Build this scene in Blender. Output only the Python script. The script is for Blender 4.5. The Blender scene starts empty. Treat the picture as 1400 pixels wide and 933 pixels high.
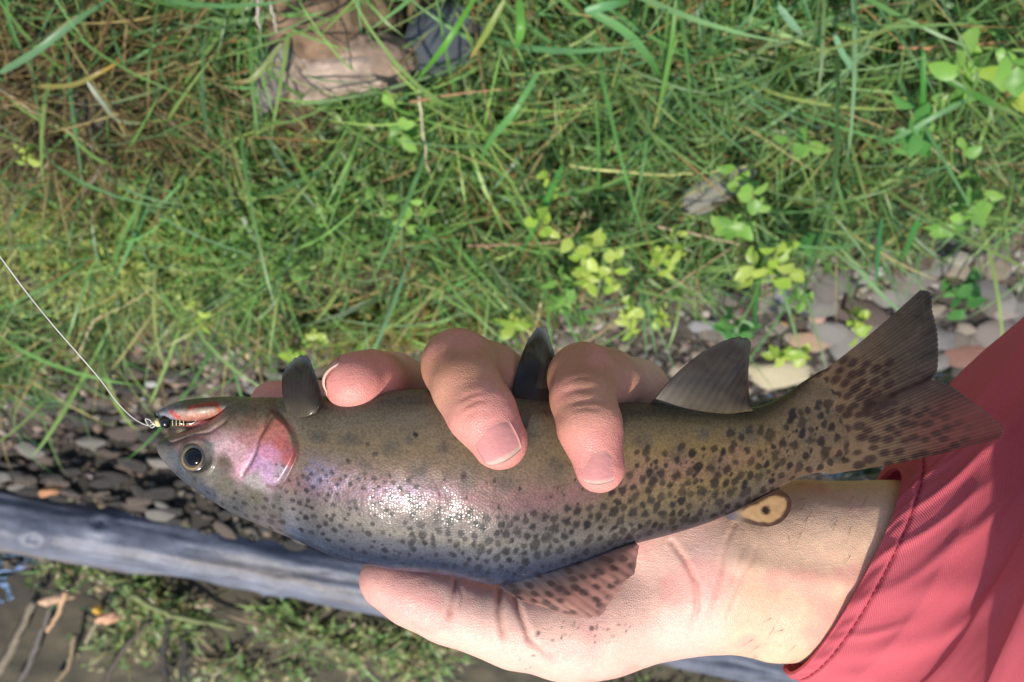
import bpy, math, random
import numpy as np
from mathutils import Vector, Matrix

random.seed(7)
rng = np.random.default_rng(11)
SC = bpy.context.scene
COL = SC.collection
rad = math.radians

# ------------------------------------------------------------------ camera (the photograph was taken with the phone upside down)
IW, IH = 1400, 933
HFOV, PITCH = 52.0, 50.0
FPX = 700 / math.tan(rad(HFOV / 2))
CAM = np.array([0.0, 0.0, 0.85])
R_ = np.array([1.0, 0, 0])
U_ = np.array([0, math.sin(rad(PITCH)), math.cos(rad(PITCH))])
F_ = np.array([0, math.cos(rad(PITCH)), -math.sin(rad(PITCH))])
cd = bpy.data.cameras.new('camera')
cam = bpy.data.objects.new('camera', cd); COL.objects.link(cam)
m = Matrix.Identity(4)
for i in range(3):
    m[i][0] = -R_[i]; m[i][1] = -U_[i]; m[i][2] = -F_[i]; m[i][3] = CAM[i]
cam.matrix_world = m
cd.sensor_width = 36; cd.lens = 18 / math.tan(rad(HFOV / 2))
cd.clip_start = 0.01; cd.clip_end = 500
cd.dof.use_dof = True; cd.dof.focus_distance = 0.285; cd.dof.aperture_fstop = 23
SC.camera = cam

# ------------------------------------------------------------------ light
SUN = np.array([0.14, 0.12, 0.98]); SUN /= np.linalg.norm(SUN)
world = bpy.data.worlds.new('World'); SC.world = world; world.use_nodes = True
wn = world.node_tree.nodes; wl = world.node_tree.links
sky = wn.new('ShaderNodeTexSky'); sky.sky_type = 'NISHITA'; sky.sun_disc = False
sky.sun_elevation = math.asin(SUN[2]); sky.sun_rotation = math.atan2(SUN[0], SUN[1])
wl.new(sky.outputs[0], wn['Background'].inputs[0]); wn['Background'].inputs[1].default_value = 0.15
sd = bpy.data.lights.new('sun', 'SUN'); sd.energy = 3.6; sd.angle = rad(2.5); sd.color = (1, 0.95, 0.87)
so = bpy.data.objects.new('sun', sd); COL.objects.link(so)
so.rotation_euler = Vector((-SUN[0], -SUN[1], -SUN[2])).to_track_quat('-Z', 'Y').to_euler()
so.location = (0, 0, 5)
SC.view_settings.view_transform = 'Standard'; SC.view_settings.look = 'None'
SC.view_settings.exposure = 0.42; SC.view_settings.gamma = 1.0
SC.view_settings.use_curve_mapping = False
try:
    SC.cycles.use_denoising = True; SC.cycles.caustics_reflective = False; SC.cycles.caustics_refractive = False
    SC.cycles.max_bounces = 8; SC.cycles.transparent_max_bounces = 12
except Exception:
    pass

# ------------------------------------------------------------------ helpers
def lin(r, g=None, b=None):
    c = np.array([r, g, b], float) / 255
    return np.where(c <= 0.04045, c / 12.92, ((c + 0.055) / 1.055) ** 2.4)

def C2W(v):
    """camera-frame millimetres (x right and y up in the picture, z toward the camera, 0 on the trout's mid plane) -> metres"""
    v = np.asarray(v, float)
    return CAM + (-R_ * v[..., 0:1] - U_ * v[..., 1:2] + F_ * (300 - v[..., 2:3])) / 1000

def PM(px, py, w):
    px = np.asarray(px, float); py = np.asarray(py, float); w = np.asarray(w, float)
    d = 300 - w
    return np.stack([(px - 700) / FPX * d, (466.5 - py) / FPX * d, w + 0 * px], -1)

def PW(px, py, w):
    return C2W(PM(px, py, w))

def G(px, py, z=0.0):
    """the point at height z that stands at this pixel"""
    d = -R_ * (px - 700) / FPX - U_ * (466.5 - py) / FPX + F_
    return CAM + d * ((z - CAM[2]) / d[2])

def _hash(ix, iy, iz, seed):
    h = (ix * 374761393 + iy * 668265263 + iz * 2147483647 + seed * 974711) & 0xffffffff
    h = ((h ^ (h >> 13)) * 1274126177) & 0xffffffff
    return ((h ^ (h >> 16)) & 0xffff) / 65535.0

def vnoise(p, seed=0):
    p = np.asarray(p, float)
    i = np.floor(p).astype(np.int64); f = p - i
    f = f * f * (3 - 2 * f)
    out = 0
    for dx in (0, 1):
        for dy in (0, 1):
            for dz in (0, 1):
                wgt = (f[..., 0] if dx else 1 - f[..., 0]) * (f[..., 1] if dy else 1 - f[..., 1]) * (f[..., 2] if dz else 1 - f[..., 2])
                out = out + wgt * _hash(i[..., 0] + dx, i[..., 1] + dy, i[..., 2] + dz, seed)
    return out * 2 - 1

def fbm(p, oct=4, seed=0):
    s = 0; a = 0.5; p = np.asarray(p, float)
    for k in range(oct):
        s = s + a * vnoise(p, seed + k); p = p * 2.03; a *= 0.5
    return s

def sstep(a, b, x):
    t = np.clip((x - a) / (b - a), 0, 1)
    return t * t * (3 - 2 * t)

def polydist(px, py, pts):
    """distance in pixels to an open polyline"""
    d = np.full(np.shape(px), 1e9)
    for (x0, y0), (x1, y1) in zip(pts[:-1], pts[1:]):
        dx, dy = x1 - x0, y1 - y0
        t = np.clip(((px - x0) * dx + (py - y0) * dy) / (dx * dx + dy * dy), 0, 1)
        d = np.minimum(d, np.hypot(px - x0 - t * dx, py - y0 - t * dy))
    return d

def polysd(px, py, pts):
    """signed distance to a closed polygon, negative inside"""
    d = polydist(px, py, list(pts) + [pts[0]])
    ins = np.zeros(np.shape(px), bool)
    n = len(pts)
    for k in range(n):
        x0, y0 = pts[k]; x1, y1 = pts[(k + 1) % n]
        c = ((y0 > py) != (y1 > py))
        with np.errstate(divide='ignore', invalid='ignore'):
            xi = (x1 - x0) * (py - y0) / ((y1 - y0) if y1 != y0 else 1e-9) + x0
        ins ^= c & (px < xi)
    return np.where(ins, -d, d)

def mesh(name, V, Fc, cols=None, smooth=True, extra=None):
    V = np.ascontiguousarray(V, np.float32); Fc = np.ascontiguousarray(Fc, np.int32)
    me = bpy.data.meshes.new(name)
    nf, k = Fc.shape
    me.vertices.add(len(V)); me.vertices.foreach_set('co', V.ravel())
    me.loops.add(nf * k); me.loops.foreach_set('vertex_index', Fc.ravel())
    me.polygons.add(nf)
    me.polygons.foreach_set('loop_start', np.arange(0, nf * k, k, dtype=np.int32))
    me.polygons.foreach_set('use_smooth', np.full(nf, smooth))
    me.update(calc_edges=True)
    if cols is not None:
        cols = np.asarray(cols, np.float32)
        if cols.shape[1] == 3:
            cols = np.concatenate([cols, np.ones((len(cols), 1), np.float32)], 1)
        a = me.attributes.new('col', 'FLOAT_COLOR', 'POINT'); a.data.foreach_set('color', np.ascontiguousarray(cols).ravel())
    for nm, arr in (extra or {}).items():
        a = me.attributes.new(nm, 'FLOAT_VECTOR', 'POINT'); a.data.foreach_set('vector', np.ascontiguousarray(arr, np.float32).ravel())
    me.validate()
    return me

def obj(name, me, mat=None, parent=None, loc=(0, 0, 0)):
    o = bpy.data.objects.new(name, me); COL.objects.link(o)
    if mat is not None and not me.materials: me.materials.append(mat)
    o.parent = parent; o.location = loc
    return o

def tag(o, label=None, cat=None, group=None, kind=None):
    for k, v in (('label', label), ('category', cat), ('group', group), ('kind', kind)):
        if v: o[k] = v
    return o

def empty(name, loc, label, cat, group=None):
    o = bpy.data.objects.new(name, None); COL.objects.link(o); o.location = Vector(loc)
    o.empty_display_size = 0.02
    return tag(o, label, cat, group)

def grid_faces(n, k, wrap=False):
    """quads of an n x k vertex grid; wrap joins the last column to the first"""
    i = np.arange(n - 1)[:, None]; j = np.arange(k if wrap else k - 1)[None]
    a = i * k + j; b = i * k + (j + 1) % k
    return np.stack([a, b, b + k, a + k], -1).reshape(-1, 4)

def tube(path, rads, n=8, cap=True):
    path = np.asarray(path, float); N = len(path)
    rads = np.broadcast_to(np.asarray(rads, float), (N,))
    t = np.gradient(path, axis=0); t /= np.linalg.norm(t, axis=1)[:, None] + 1e-12
    ref = np.array([0.31, 0.2, 0.93]); V = []
    for i in range(N):
        a = np.cross(t[i], ref); a /= np.linalg.norm(a) + 1e-12; b = np.cross(t[i], a)
        ph = np.linspace(0, 2 * math.pi, n, endpoint=False)
        V.append(path[i] + rads[i] * (np.cos(ph)[:, None] * a + np.sin(ph)[:, None] * b))
    V = np.concatenate(V); Fc = grid_faces(N, n, True)
    if cap:
        c0, c1 = len(V), len(V) + 1
        V = np.concatenate([V, path[:1], path[-1:]])
        j = np.arange(n); j2 = (j + 1) % n
        Fc = np.concatenate([Fc, np.stack([np.full(n, c0), j2, j, j], -1)[:, [0, 1, 2, 2]], np.stack([np.full(n, c1), (N - 1) * n + j, (N - 1) * n + j2, (N - 1) * n + j2], -1)])
        Fc = Fc.astype(np.int32)
    return V, Fc

def tube_mesh(name, path, rads, n=8, cols=None):
    V, Fc = tube(path, rads, n)
    quads = [tuple(f) if f[2] != f[3] else tuple(f[:3]) for f in Fc.tolist()]
    me = bpy.data.meshes.new(name); me.from_pydata(V.tolist(), [], quads)
    me.polygons.foreach_set('use_smooth', np.full(len(me.polygons), True))
    if cols is not None:
        a = me.attributes.new('col', 'FLOAT_COLOR', 'POINT')
        c = np.concatenate([np.broadcast_to(cols, (len(V), 3)), np.ones((len(V), 1))], 1).astype(np.float32)
        a.data.foreach_set('color', np.ascontiguousarray(c).ravel())
    me.update()
    return me

def spline(pts, n):
    """Catmull-Rom through the points, n samples"""
    p = np.asarray(pts, float); k = len(p)
    d = np.r_[0, np.cumsum(np.sqrt(np.linalg.norm(np.diff(p, axis=0), axis=1)) + 1e-9)]
    q = np.vstack([2 * p[0] - p[1], p, 2 * p[-1] - p[-2]])
    s = np.linspace(0, d[-1], n); i = np.clip(np.searchsorted(d, s, 'right') - 1, 0, k - 2)
    t = ((s - d[i]) / (d[i + 1] - d[i]))[:, None]
    h = d[i + 1] - d[i]
    dl = np.where(i > 0, d[i] - d[np.maximum(i - 1, 0)], h)[:, None]; dr = np.where(i < k - 2, d[np.minimum(i + 2, k - 1)] - d[i + 1], h)[:, None]
    h = h[:, None]
    p0, p1, p2, p3 = q[i], q[i + 1], q[i + 2], q[i + 3]
    m1 = (p2 - p1) * dl / (h + dl) + (p1 - p0) * (h / dl) * h / (h + dl)
    m2 = (p3 - p2) * (h / dr) * h / (h + dr) + (p2 - p1) * dr / (h + dr)
    return (2 * t**3 - 3 * t**2 + 1) * p1 + (t**3 - 2 * t**2 + t) * m1 + (-2 * t**3 + 3 * t**2) * p2 + (t**3 - t**2) * m2

# ------------------------------------------------------------------ materials
def new_mat(name):
    mt = bpy.data.materials.new(name); mt.use_nodes = True
    return mt, mt.node_tree.nodes, mt.node_tree.links, mt.node_tree.nodes['Principled BSDF']

def N(nodes, kind, **kw):
    n = nodes.new(kind)
    for k, v in kw.items():
        if k in n.inputs.keys(): n.inputs[k].default_value = v
        else: setattr(n, k, v)
    return n

def attr_col(ns):
    return N(ns, 'ShaderNodeAttribute', attribute_name='col')

def varied(ns, ls, src, scale, amount, detail=4, coord='Object'):
    """multiply a colour by a soft noise so no surface is one flat tone"""
    tc = N(ns, 'ShaderNodeTexCoord')
    nz = N(ns, 'ShaderNodeTexNoise', Scale=scale, Detail=detail)
    ls.new(tc.outputs[coord], nz.inputs['Vector'])
    mr = N(ns, 'ShaderNodeMapRange'); mr.inputs[1].default_value = 0.25; mr.inputs[2].default_value = 0.75
    mr.inputs[3].default_value = 1 - amount; mr.inputs[4].default_value = 1 + amount
    ls.new(nz.outputs[0], mr.inputs[0])
    mx = N(ns, 'ShaderNodeVectorMath', operation='SCALE')
    ls.new(src, mx.inputs[0]); ls.new(mr.outputs[0], mx.inputs['Scale'])
    return mx.outputs[0], nz, tc

def leaf_mat(name, trans=0.35, rough=0.42, vary=0.25, vs=60):
    mt, ns, ls, b = new_mat(name)
    c, nz, tc = varied(ns, ls, attr_col(ns).outputs['Color'], vs, vary)
    ls.new(c, b.inputs['Base Color']); b.inputs['Roughness'].default_value = rough
    b.inputs['Specular IOR Level'].default_value = 0.4
    tr = N(ns, 'ShaderNodeBsdfTranslucent'); ls.new(c, tr.inputs[0])
    mx = N(ns, 'ShaderNodeMixShader'); mx.inputs[0].default_value = trans
    ls.new(b.outputs[0], mx.inputs[1]); ls.new(tr.outputs[0], mx.inputs[2])
    ls.new(mx.outputs[0], ns['Material Output'].inputs[0])
    return mt

def solid_mat(name, rough=0.6, vary=0.3, vs=40, bump=0.3, bs=200, col=None, spec=0.4, coat=0.0):
    mt, ns, ls, b = new_mat(name)
    if col is None: src = attr_col(ns).outputs['Color']
    else:
        rgb = N(ns, 'ShaderNodeRGB'); rgb.outputs[0].default_value = (*col, 1); src = rgb.outputs[0]
    c, nz, tc = varied(ns, ls, src, vs, vary)
    ls.new(c, b.inputs['Base Color']); b.inputs['Roughness'].default_value = rough
    b.inputs['Specular IOR Level'].default_value = spec; b.inputs['Coat Weight'].default_value = coat; b.inputs['Coat Roughness'].default_value = 0.12
    if bump:
        n2 = N(ns, 'ShaderNodeTexNoise', Scale=bs, Detail=5); ls.new(tc.outputs['Object'], n2.inputs['Vector'])
        bp = N(ns, 'ShaderNodeBump', Strength=bump, Distance=0.002); ls.new(n2.outputs[0], bp.inputs['Height'])
        ls.new(bp.outputs[0], b.inputs['Normal'])
    return mt

M_grass = leaf_mat('grass_blades', 0.45, 0.38, 0.2, 30)
M_leaf = leaf_mat('plant_leaves', 0.4, 0.4, 0.2, 120)
M_stem = solid_mat('plant_stems', 0.55, 0.2, 80, 0.2)
M_stone = solid_mat('river_stone', 0.75, 0.45, 90, 0.8, 260)
M_wetstone = solid_mat('wet_river_stone', 0.35, 0.5, 90, 0.6, 260, spec=0.5)
M_soil = solid_mat('soil', 0.85, 0.5, 25, 0.9, 90)
M_wood = solid_mat('dead_wood', 0.85, 0.6, 70, 1.0, 180)
M_twig = solid_mat('twig_bark', 0.7, 0.3, 90, 0.5, 300)

def objcol_mat(name, base):
    """a copy of a colour-attribute material that takes its colour from the object instead"""
    mt = base.copy(); mt.name = name
    for n in list(mt.node_tree.nodes):
        if n.type == 'ATTRIBUTE':
            oi = mt.node_tree.nodes.new('ShaderNodeObjectInfo')
            for l in list(n.outputs['Color'].links):
                mt.node_tree.links.new(oi.outputs['Color'], l.to_socket)
    return mt
M_stone_o = objcol_mat('river_stone_each', M_stone)
M_wet_o = objcol_mat('wet_stone_each', M_wetstone)
M_leaf_o = objcol_mat('leaf_each', M_leaf)

# ------------------------------------------------------------------ ground, water
def edge_y(x):
    return 0.675 + 0.20 * np.clip(x, -3, 3)

LOG_A, LOG_B = G(0, 694, -0.06), G(470, 788, -0.06)
LOG_D = (LOG_B - LOG_A)[:2] / np.linalg.norm((LOG_B - LOG_A)[:2])

def height(x, y):
    p = np.stack([x, y, 0 * x], -1)
    s = y - edge_y(x) - 0.05 * fbm(p * 5, 3, 3)
    h = np.interp(s, [-9, -0.12, 0.02, 0.24, 0.36, 0.48, 0.62, 1.6, 2.6, 6, 40], [0.06, 0.0, -0.04, -0.106, -0.120, -0.108, -0.096, -0.092, 0.1, 0.5, 1.2])
    dl = (y - LOG_A[1]) * LOG_D[0] * np.sign(LOG_D[0]) - (x - LOG_A[0]) * LOG_D[1] * np.sign(LOG_D[0])      # gravel is banked up against the near side of the log
    bank = -0.062 - 0.45 * np.abs(np.clip(dl + 0.045, None, 0)) - 2.0 * np.clip(dl + 0.02, 0, None)
    h = np.where(np.abs(x) < 3, np.maximum(h, bank), h)
    return h + 0.012 * fbm(p * 9, 4, 5) + 0.006 * fbm(p * 40, 3, 9)

def axis(lo, hi, step, far):
    a = np.arange(lo, hi + 1e-6, step)
    g = np.geomspace(step * 2, far, 26)
    return np.r_[(lo - g)[::-1], a, hi + g]
gx = axis(-0.95, 0.95, 0.012, 45); gy = axis(0.1, 2.1, 0.012, 45)
X, Y = np.meshgrid(gx, gy, indexing='ij')
Z = height(X, Y)
V = np.stack([X, Y, Z], -1).reshape(-1, 3)
n1 = fbm(V * 14, 4, 21)[:, None]; n2 = vnoise(V * 120, 31)[:, None]
cg = lin(88, 78, 54) * (1 + 0.5 * n1) * (1 + 0.3 * n2)
gravel = sstep(-0.03, 0.05, V[:, 1] - edge_y(V[:, 0]))[:, None]
cg = cg * (1 - gravel) + gravel * lin(74, 66, 54) * (1 + 0.6 * n1) * (1 + 0.45 * n2)
mud = sstep(0.42, 0.6, V[:, 1] - edge_y(V[:, 0]))[:, None]
wetg = sstep(0.1, 0.2, V[:, 1] - edge_y(V[:, 0]))[:, None]; cg = cg * (1 - 0.55 * wetg)
cg = cg * (1 - mud) + mud * lin(68, 62, 48) * (1 + 0.8 * n1)
ground = obj('ground', mesh('ground', V, grid_faces(len(gx), len(gy)), np.clip(cg, 0.004, 1)), M_soil)
tag(ground, kind='structure')

M_water, ns, ls, b = new_mat('stream_water')
ns.remove(b)
tc = N(ns, 'ShaderNodeTexCoord')
mp = N(ns, 'ShaderNodeMapping'); mp.inputs['Scale'].default_value = (9, 22, 9); ls.new(tc.outputs['Object'], mp.inputs[0])
nz = N(ns, 'ShaderNodeTexNoise', Scale=1.0, Detail=3, Distortion=0.8); ls.new(mp.outputs[0], nz.inputs['Vector'])
bp = N(ns, 'ShaderNodeBump', Strength=0.35, Distance=0.012); ls.new(nz.outputs[0], bp.inputs['Height'])
fr = N(ns, 'ShaderNodeFresnel', IOR=1.33); ls.new(bp.outputs[0], fr.inputs['Normal'])
gl = N(ns, 'ShaderNodeBsdfGlossy', Roughness=0.03); ls.new(bp.outputs[0], gl.inputs['Normal'])
tp = N(ns, 'ShaderNodeBsdfTransparent'); tp.inputs[0].default_value = (0.72, 0.76, 0.70, 1)
mx = N(ns, 'ShaderNodeMixShader'); ls.new(fr.outputs[0], mx.inputs[0]); ls.new(tp.outputs[0], mx.inputs[1]); ls.new(gl.outputs[0], mx.inputs[2])
ls.new(mx.outputs[0], ns['Material Output'].inputs[0])
wx = np.linspace(-40, 40, 41); wy = np.linspace(0.3, 4.2, 9)
X, Y = np.meshgrid(wx, wy, indexing='ij')
water = obj('stream_water', mesh('stream_water', np.stack([X, Y + 0.2 * np.clip(X, -3, 3), X * 0 - 0.112], -1).reshape(-1, 3), grid_faces(41, 9)), M_water)
tag(water, kind='structure')

# ------------------------------------------------------------------ grass and ground cover (nobody could count it)
def in_view(n, x0, x1, y0, y1):
    return rng.uniform(x0, x1, n), rng.uniform(y0, y1, n)

def blades(roots, length, width, az, lean, droop, cols, seg=5):
    """arching grass blades: each a strip of seg quads, folded slightly along its middle"""
    n = len(roots); t = np.linspace(0, 1, seg + 1)
    d = np.stack([np.cos(az), np.sin(az), 0 * az], -1)
    side = np.stack([-np.sin(az), np.cos(az), 0 * az], -1)
    tw = rng.uniform(-0.9, 0.9, n)
    ang = lean[:, None] + droop[:, None] * t[None] ** 1.3          # from the vertical
    st = length[:, None] / seg
    hor = np.cumsum(np.sin(ang) * st, 1) - np.sin(ang[:, :1]) * st
    ver = np.cumsum(np.cos(ang) * st, 1) - np.cos(ang[:, :1]) * st
    sway = (rng.uniform(-0.18, 0.18, n) * length)[:, None] * t[None] ** 2
    c = roots[:, None] + d[:, None] * hor[..., None] + side[:, None] * sway[..., None]
    c[..., 2] += ver
    prof = np.interp(t, [0, 0.15, 0.55, 0.85, 1], [0.6, 0.95, 1, 0.55, 0.04])
    nrm = np.stack([0 * az, 0 * az, 0 * az + 1], -1)
    sv = side * np.cos(tw)[:, None] + nrm * np.sin(tw)[:, None] * 0.8
    o = sv[:, None] * (width[:, None] * prof[None] * 0.5)[..., None]
    V = np.stack([c - o, c + o], 2).reshape(-1, 3)
    k = np.arange(seg) * 2
    q = np.stack([k, k + 1, k + 3, k + 2], -1)
    Fc = (np.arange(n)[:, None, None] * (2 * (seg + 1)) + q[None]).reshape(-1, 4)
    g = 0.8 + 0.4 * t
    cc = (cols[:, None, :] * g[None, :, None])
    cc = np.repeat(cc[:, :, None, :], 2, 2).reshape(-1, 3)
    return V, Fc, cc

def merge(parts):
    Vs, Fs, Cs = [], [], []; o = 0
    for V, Fc, cc in parts:
        Vs.append(V); Fs.append(Fc + o); Cs.append(cc); o += len(V)
    return np.concatenate(Vs), np.concatenate(Fs), np.concatenate(Cs)

def grass_roots(n, over=0.0, y0=0.16):
    x, y = in_view(n * 2, -0.85, 0.85, y0, 0.98)
    s = y - edge_y(x) - 0.05 * fbm(np.stack([x, y, 0 * x], -1) * 5, 3, 3)
    dens = fbm(np.stack([x, y, 0 * x], -1) * 11, 3, 77)
    keep = (s + 0.10 * rng.random(n * 2) ** 2 < 0.02 + over) & (dens > -0.28 * rng.random(n * 2))
    x, y = x[keep][:n], y[keep][:n]
    return np.stack([x, y, height(x, y) - 0.004], -1)

def pick(cols, n, var=0.2):
    c = np.array([lin(*q) for q in cols])[rng.integers(0, len(cols), n)]
    return c * (1 + var * rng.standard_normal((n, 1))).clip(0.5, 1.6) * (1 + 0.06 * rng.standard_normal((n, 3)))

GREENS = [(118, 150, 80), (102, 140, 76), (134, 160, 88), (108, 146, 94), (148, 168, 94), (94, 128, 70), (130, 156, 106)]
parts = []
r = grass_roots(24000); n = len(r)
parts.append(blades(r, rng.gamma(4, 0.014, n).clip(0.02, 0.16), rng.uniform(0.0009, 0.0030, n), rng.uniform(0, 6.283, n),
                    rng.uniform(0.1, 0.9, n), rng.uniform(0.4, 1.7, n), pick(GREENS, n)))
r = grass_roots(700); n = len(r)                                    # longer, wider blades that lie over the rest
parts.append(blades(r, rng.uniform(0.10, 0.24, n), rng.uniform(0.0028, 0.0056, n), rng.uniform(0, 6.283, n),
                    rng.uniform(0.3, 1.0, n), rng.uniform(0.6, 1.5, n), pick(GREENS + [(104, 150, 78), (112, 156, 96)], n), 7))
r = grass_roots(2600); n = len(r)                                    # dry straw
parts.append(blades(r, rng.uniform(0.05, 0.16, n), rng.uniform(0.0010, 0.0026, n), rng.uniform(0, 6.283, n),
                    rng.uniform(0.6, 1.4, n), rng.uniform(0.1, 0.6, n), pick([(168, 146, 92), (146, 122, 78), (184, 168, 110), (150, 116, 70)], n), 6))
qx_ = rng.normal(150, 110, 1800); qy_ = rng.normal(310, 50, 1800); zz = np.full(1800, 0.0)
dq = -R_[None] * ((qx_ - 700) / FPX)[:, None] - U_[None] * ((466.5 - qy_) / FPX)[:, None] + F_[None]
r = CAM + dq * ((0 - CAM[2]) / dq[:, 2])[:, None]; r[:, 2] = height(r[:, 0], r[:, 1]) - 0.003; n = len(r)
parts.append(blades(r, rng.uniform(0.03, 0.09, n), rng.uniform(0.0008, 0.0024, n), rng.uniform(0, 6.283, n), rng.uniform(0.2, 0.9, n), rng.uniform(0.4, 1.6, n), pick([(176, 182, 104), (158, 172, 94), (168, 176, 112)], n)))
qx_ = rng.normal(80, 80, 1500); qy_ = rng.normal(120, 50, 1500)
dq = -R_[None] * ((qx_ - 700) / FPX)[:, None] - U_[None] * ((466.5 - qy_) / FPX)[:, None] + F_[None]
r = CAM + dq * ((0.02 - CAM[2]) / dq[:, 2])[:, None]; r[:, 2] = height(r[:, 0], r[:, 1]) + rng.uniform(0, 0.03, len(r)); n = len(r)
parts.append(blades(r, rng.uniform(0.05, 0.13, n), rng.uniform(0.0008, 0.0024, n), rng.uniform(0, 6.283, n), rng.uniform(0.8, 1.5, n), rng.uniform(0.1, 0.5, n), pick([(128, 108, 72), (108, 90, 60), (150, 132, 88), (92, 80, 54)], n)))
cen = grass_roots(90); tn = 15
r = np.repeat(cen, tn, 0) + rng.normal(0, 0.007, (len(cen) * tn, 3)) * [1, 1, 0]; n = len(r)
tc_ = np.repeat(pick(GREENS + [(126, 166, 84), (110, 160, 96)], len(cen)), tn, 0) * (1 + 0.12 * rng.standard_normal((n, 1)))
parts.append(blades(r, rng.uniform(0.05, 0.17, n), rng.uniform(0.0015, 0.0036, n), rng.uniform(0, 6.283, n), rng.uniform(0.1, 0.6, n), rng.uniform(0.5, 1.6, n), tc_, 7))
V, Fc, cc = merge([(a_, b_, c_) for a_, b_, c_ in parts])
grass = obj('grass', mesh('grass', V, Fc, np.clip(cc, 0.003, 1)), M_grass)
tag(grass, 'tangled green bank grass with dry straw among it', 'grass', kind='stuff')

def small_leaves(pts, size, cols, up=0.7):
    """little oval leaves, six triangles fanned as three quads, at random tilts"""
    n = len(pts)
    nrm = np.stack([rng.normal(0, 1 - up + 0.15, n), rng.normal(-0.1, 1 - up + 0.15, n), np.abs(rng.normal(up, 0.2, n)) + 0.1], -1)
    nrm /= np.linalg.norm(nrm, axis=1)[:, None]
    a = np.cross(nrm, rng.normal(0, 1, (n, 3))); a /= np.linalg.norm(a, axis=1)[:, None]
    b_ = np.cross(nrm, a)
    pr = [(-1, 0, 0), (-0.45, 0.5, 0.12), (0.3, 0.55, 0.14), (1, 0, -0.12), (0.3, -0.55, 0.14), (-0.45, -0.5, 0.12), (-0.45, 0, -.03), (0.3, 0, -.02)]
    V = np.stack([pts + (a * u + b_ * v + nrm * w) * size[:, None] for u, v, w in pr], 1).reshape(-1, 3)
    q = np.array([[0, 6, 1, 1], [0, 5, 6, 6], [6, 7, 2, 1], [5, 4, 7, 6], [7, 3, 2, 2], [4, 3, 7, 7]])
    tri = np.array([[0, 6, 1], [0, 5, 6], [6, 7, 2], [6, 2, 1], [5, 4, 7], [5, 7, 6], [7, 3, 2], [4, 3, 7]])
    Fc = (np.arange(n)[:, None, None] * 8 + tri[None]).reshape(-1, 3)
    return V, Fc, np.repeat(cols, 8, 0)

parts = []
r = grass_roots(30000, 0.01); n = len(r)
r[:, 2] += rng.uniform(0.003, 0.034, n)
parts.append(small_leaves(r, rng.uniform(0.0022, 0.0055, n), pick([(98, 128, 70), (112, 142, 74), (86, 116, 64), (128, 152, 86), (140, 146, 92)], n)))
# a paler feathery patch on the bank, and a mossy strip along its foot
for (ax, ay, sx, sy, num, cols) in ((150, 320, 150, 70, 1500, [(168, 176, 94), (150, 164, 84), (176, 180, 108)]),
                                    (540, 470, 150, 30, 1800, [(146, 140, 72), (120, 124, 60), (160, 150, 90)]),
                                    (330, 300, 170, 70, 2600, [(122, 158, 82), (136, 168, 90)])):
    qx = rng.normal(ax, sx * 0.6, num); qy = rng.normal(ay, sy * 0.6, num)
    P = np.array([G(u, v, 0.01) for u, v in zip(qx, qy)]); P[:, 2] = height(P[:, 0], P[:, 1]) + rng.uniform(0.004, 0.05, num)
    parts.append(small_leaves(P, rng.uniform(0.0022, 0.005, num), pick(cols, num), 0.55))
V, Fc, cc = merge(parts)
tag(obj('ground_cover', mesh('ground_cover', V, Fc, np.clip(cc, 0.003, 1)), M_grass), 'low carpet of tiny leaves between the grass', 'ground cover', kind='stuff')

# weeds past the log
def G_arr(qx, qy, z):
    d = -R_[None] * ((qx - 700) / FPX)[:, None] - U_[None] * ((466.5 - qy) / FPX)[:, None] + F_[None]
    return CAM + d * ((z - CAM[2]) / d[:, 2])[:, None]
qx = rng.uniform(-150, 1250, 3000)
qy = 775 + 0.2 * qx + rng.normal(38, 26, 3000)
clump = fbm(np.stack([qx / 75, qy / 40, 0 * qx], -1), 3, 5)
kp = (clump > 0.10) & (qx > 60); P = G_arr(qx[kp], qy[kp], -0.08); P[:, 2] = height(P[:, 0], P[:, 1]) - 0.003; n = len(P)
parts = [blades(P, rng.uniform(0.03, 0.10, n), rng.uniform(0.003, 0.008, n), rng.uniform(0, 6.283, n), rng.uniform(0.4, 1.1, n), rng.uniform(0.4, 1.2, n),
                pick([(132, 160, 92), (150, 172, 108), (112, 146, 88), (168, 164, 116), (172, 152, 122)], n))]
P2 = P[rng.integers(0, n, 2200)] + rng.normal(0, 0.02, (2200, 3)) * [1, 1, 0] + np.stack([np.zeros(2200), np.zeros(2200), rng.uniform(0.005, 0.05, 2200)], -1)
Vl, Fl, Cl = small_leaves(P2, rng.uniform(0.004, 0.009, 2200), pick([(146, 164, 104), (130, 150, 92), (168, 158, 118)], 2200), 0.6)
V, Fc, cc = merge(parts)
Fc = np.concatenate([Fc[:, [0, 1, 2]], Fc[:, [0, 2, 3]]]); V, Fc, cc = merge([(V, Fc, cc), (Vl, Fl, Cl)])
tag(obj('waterside_weeds', mesh('waterside_weeds', V, Fc, np.clip(cc, 0.003, 1)), M_grass), 'pale green weeds growing on the mud past the log', 'weeds', kind='stuff')

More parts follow.
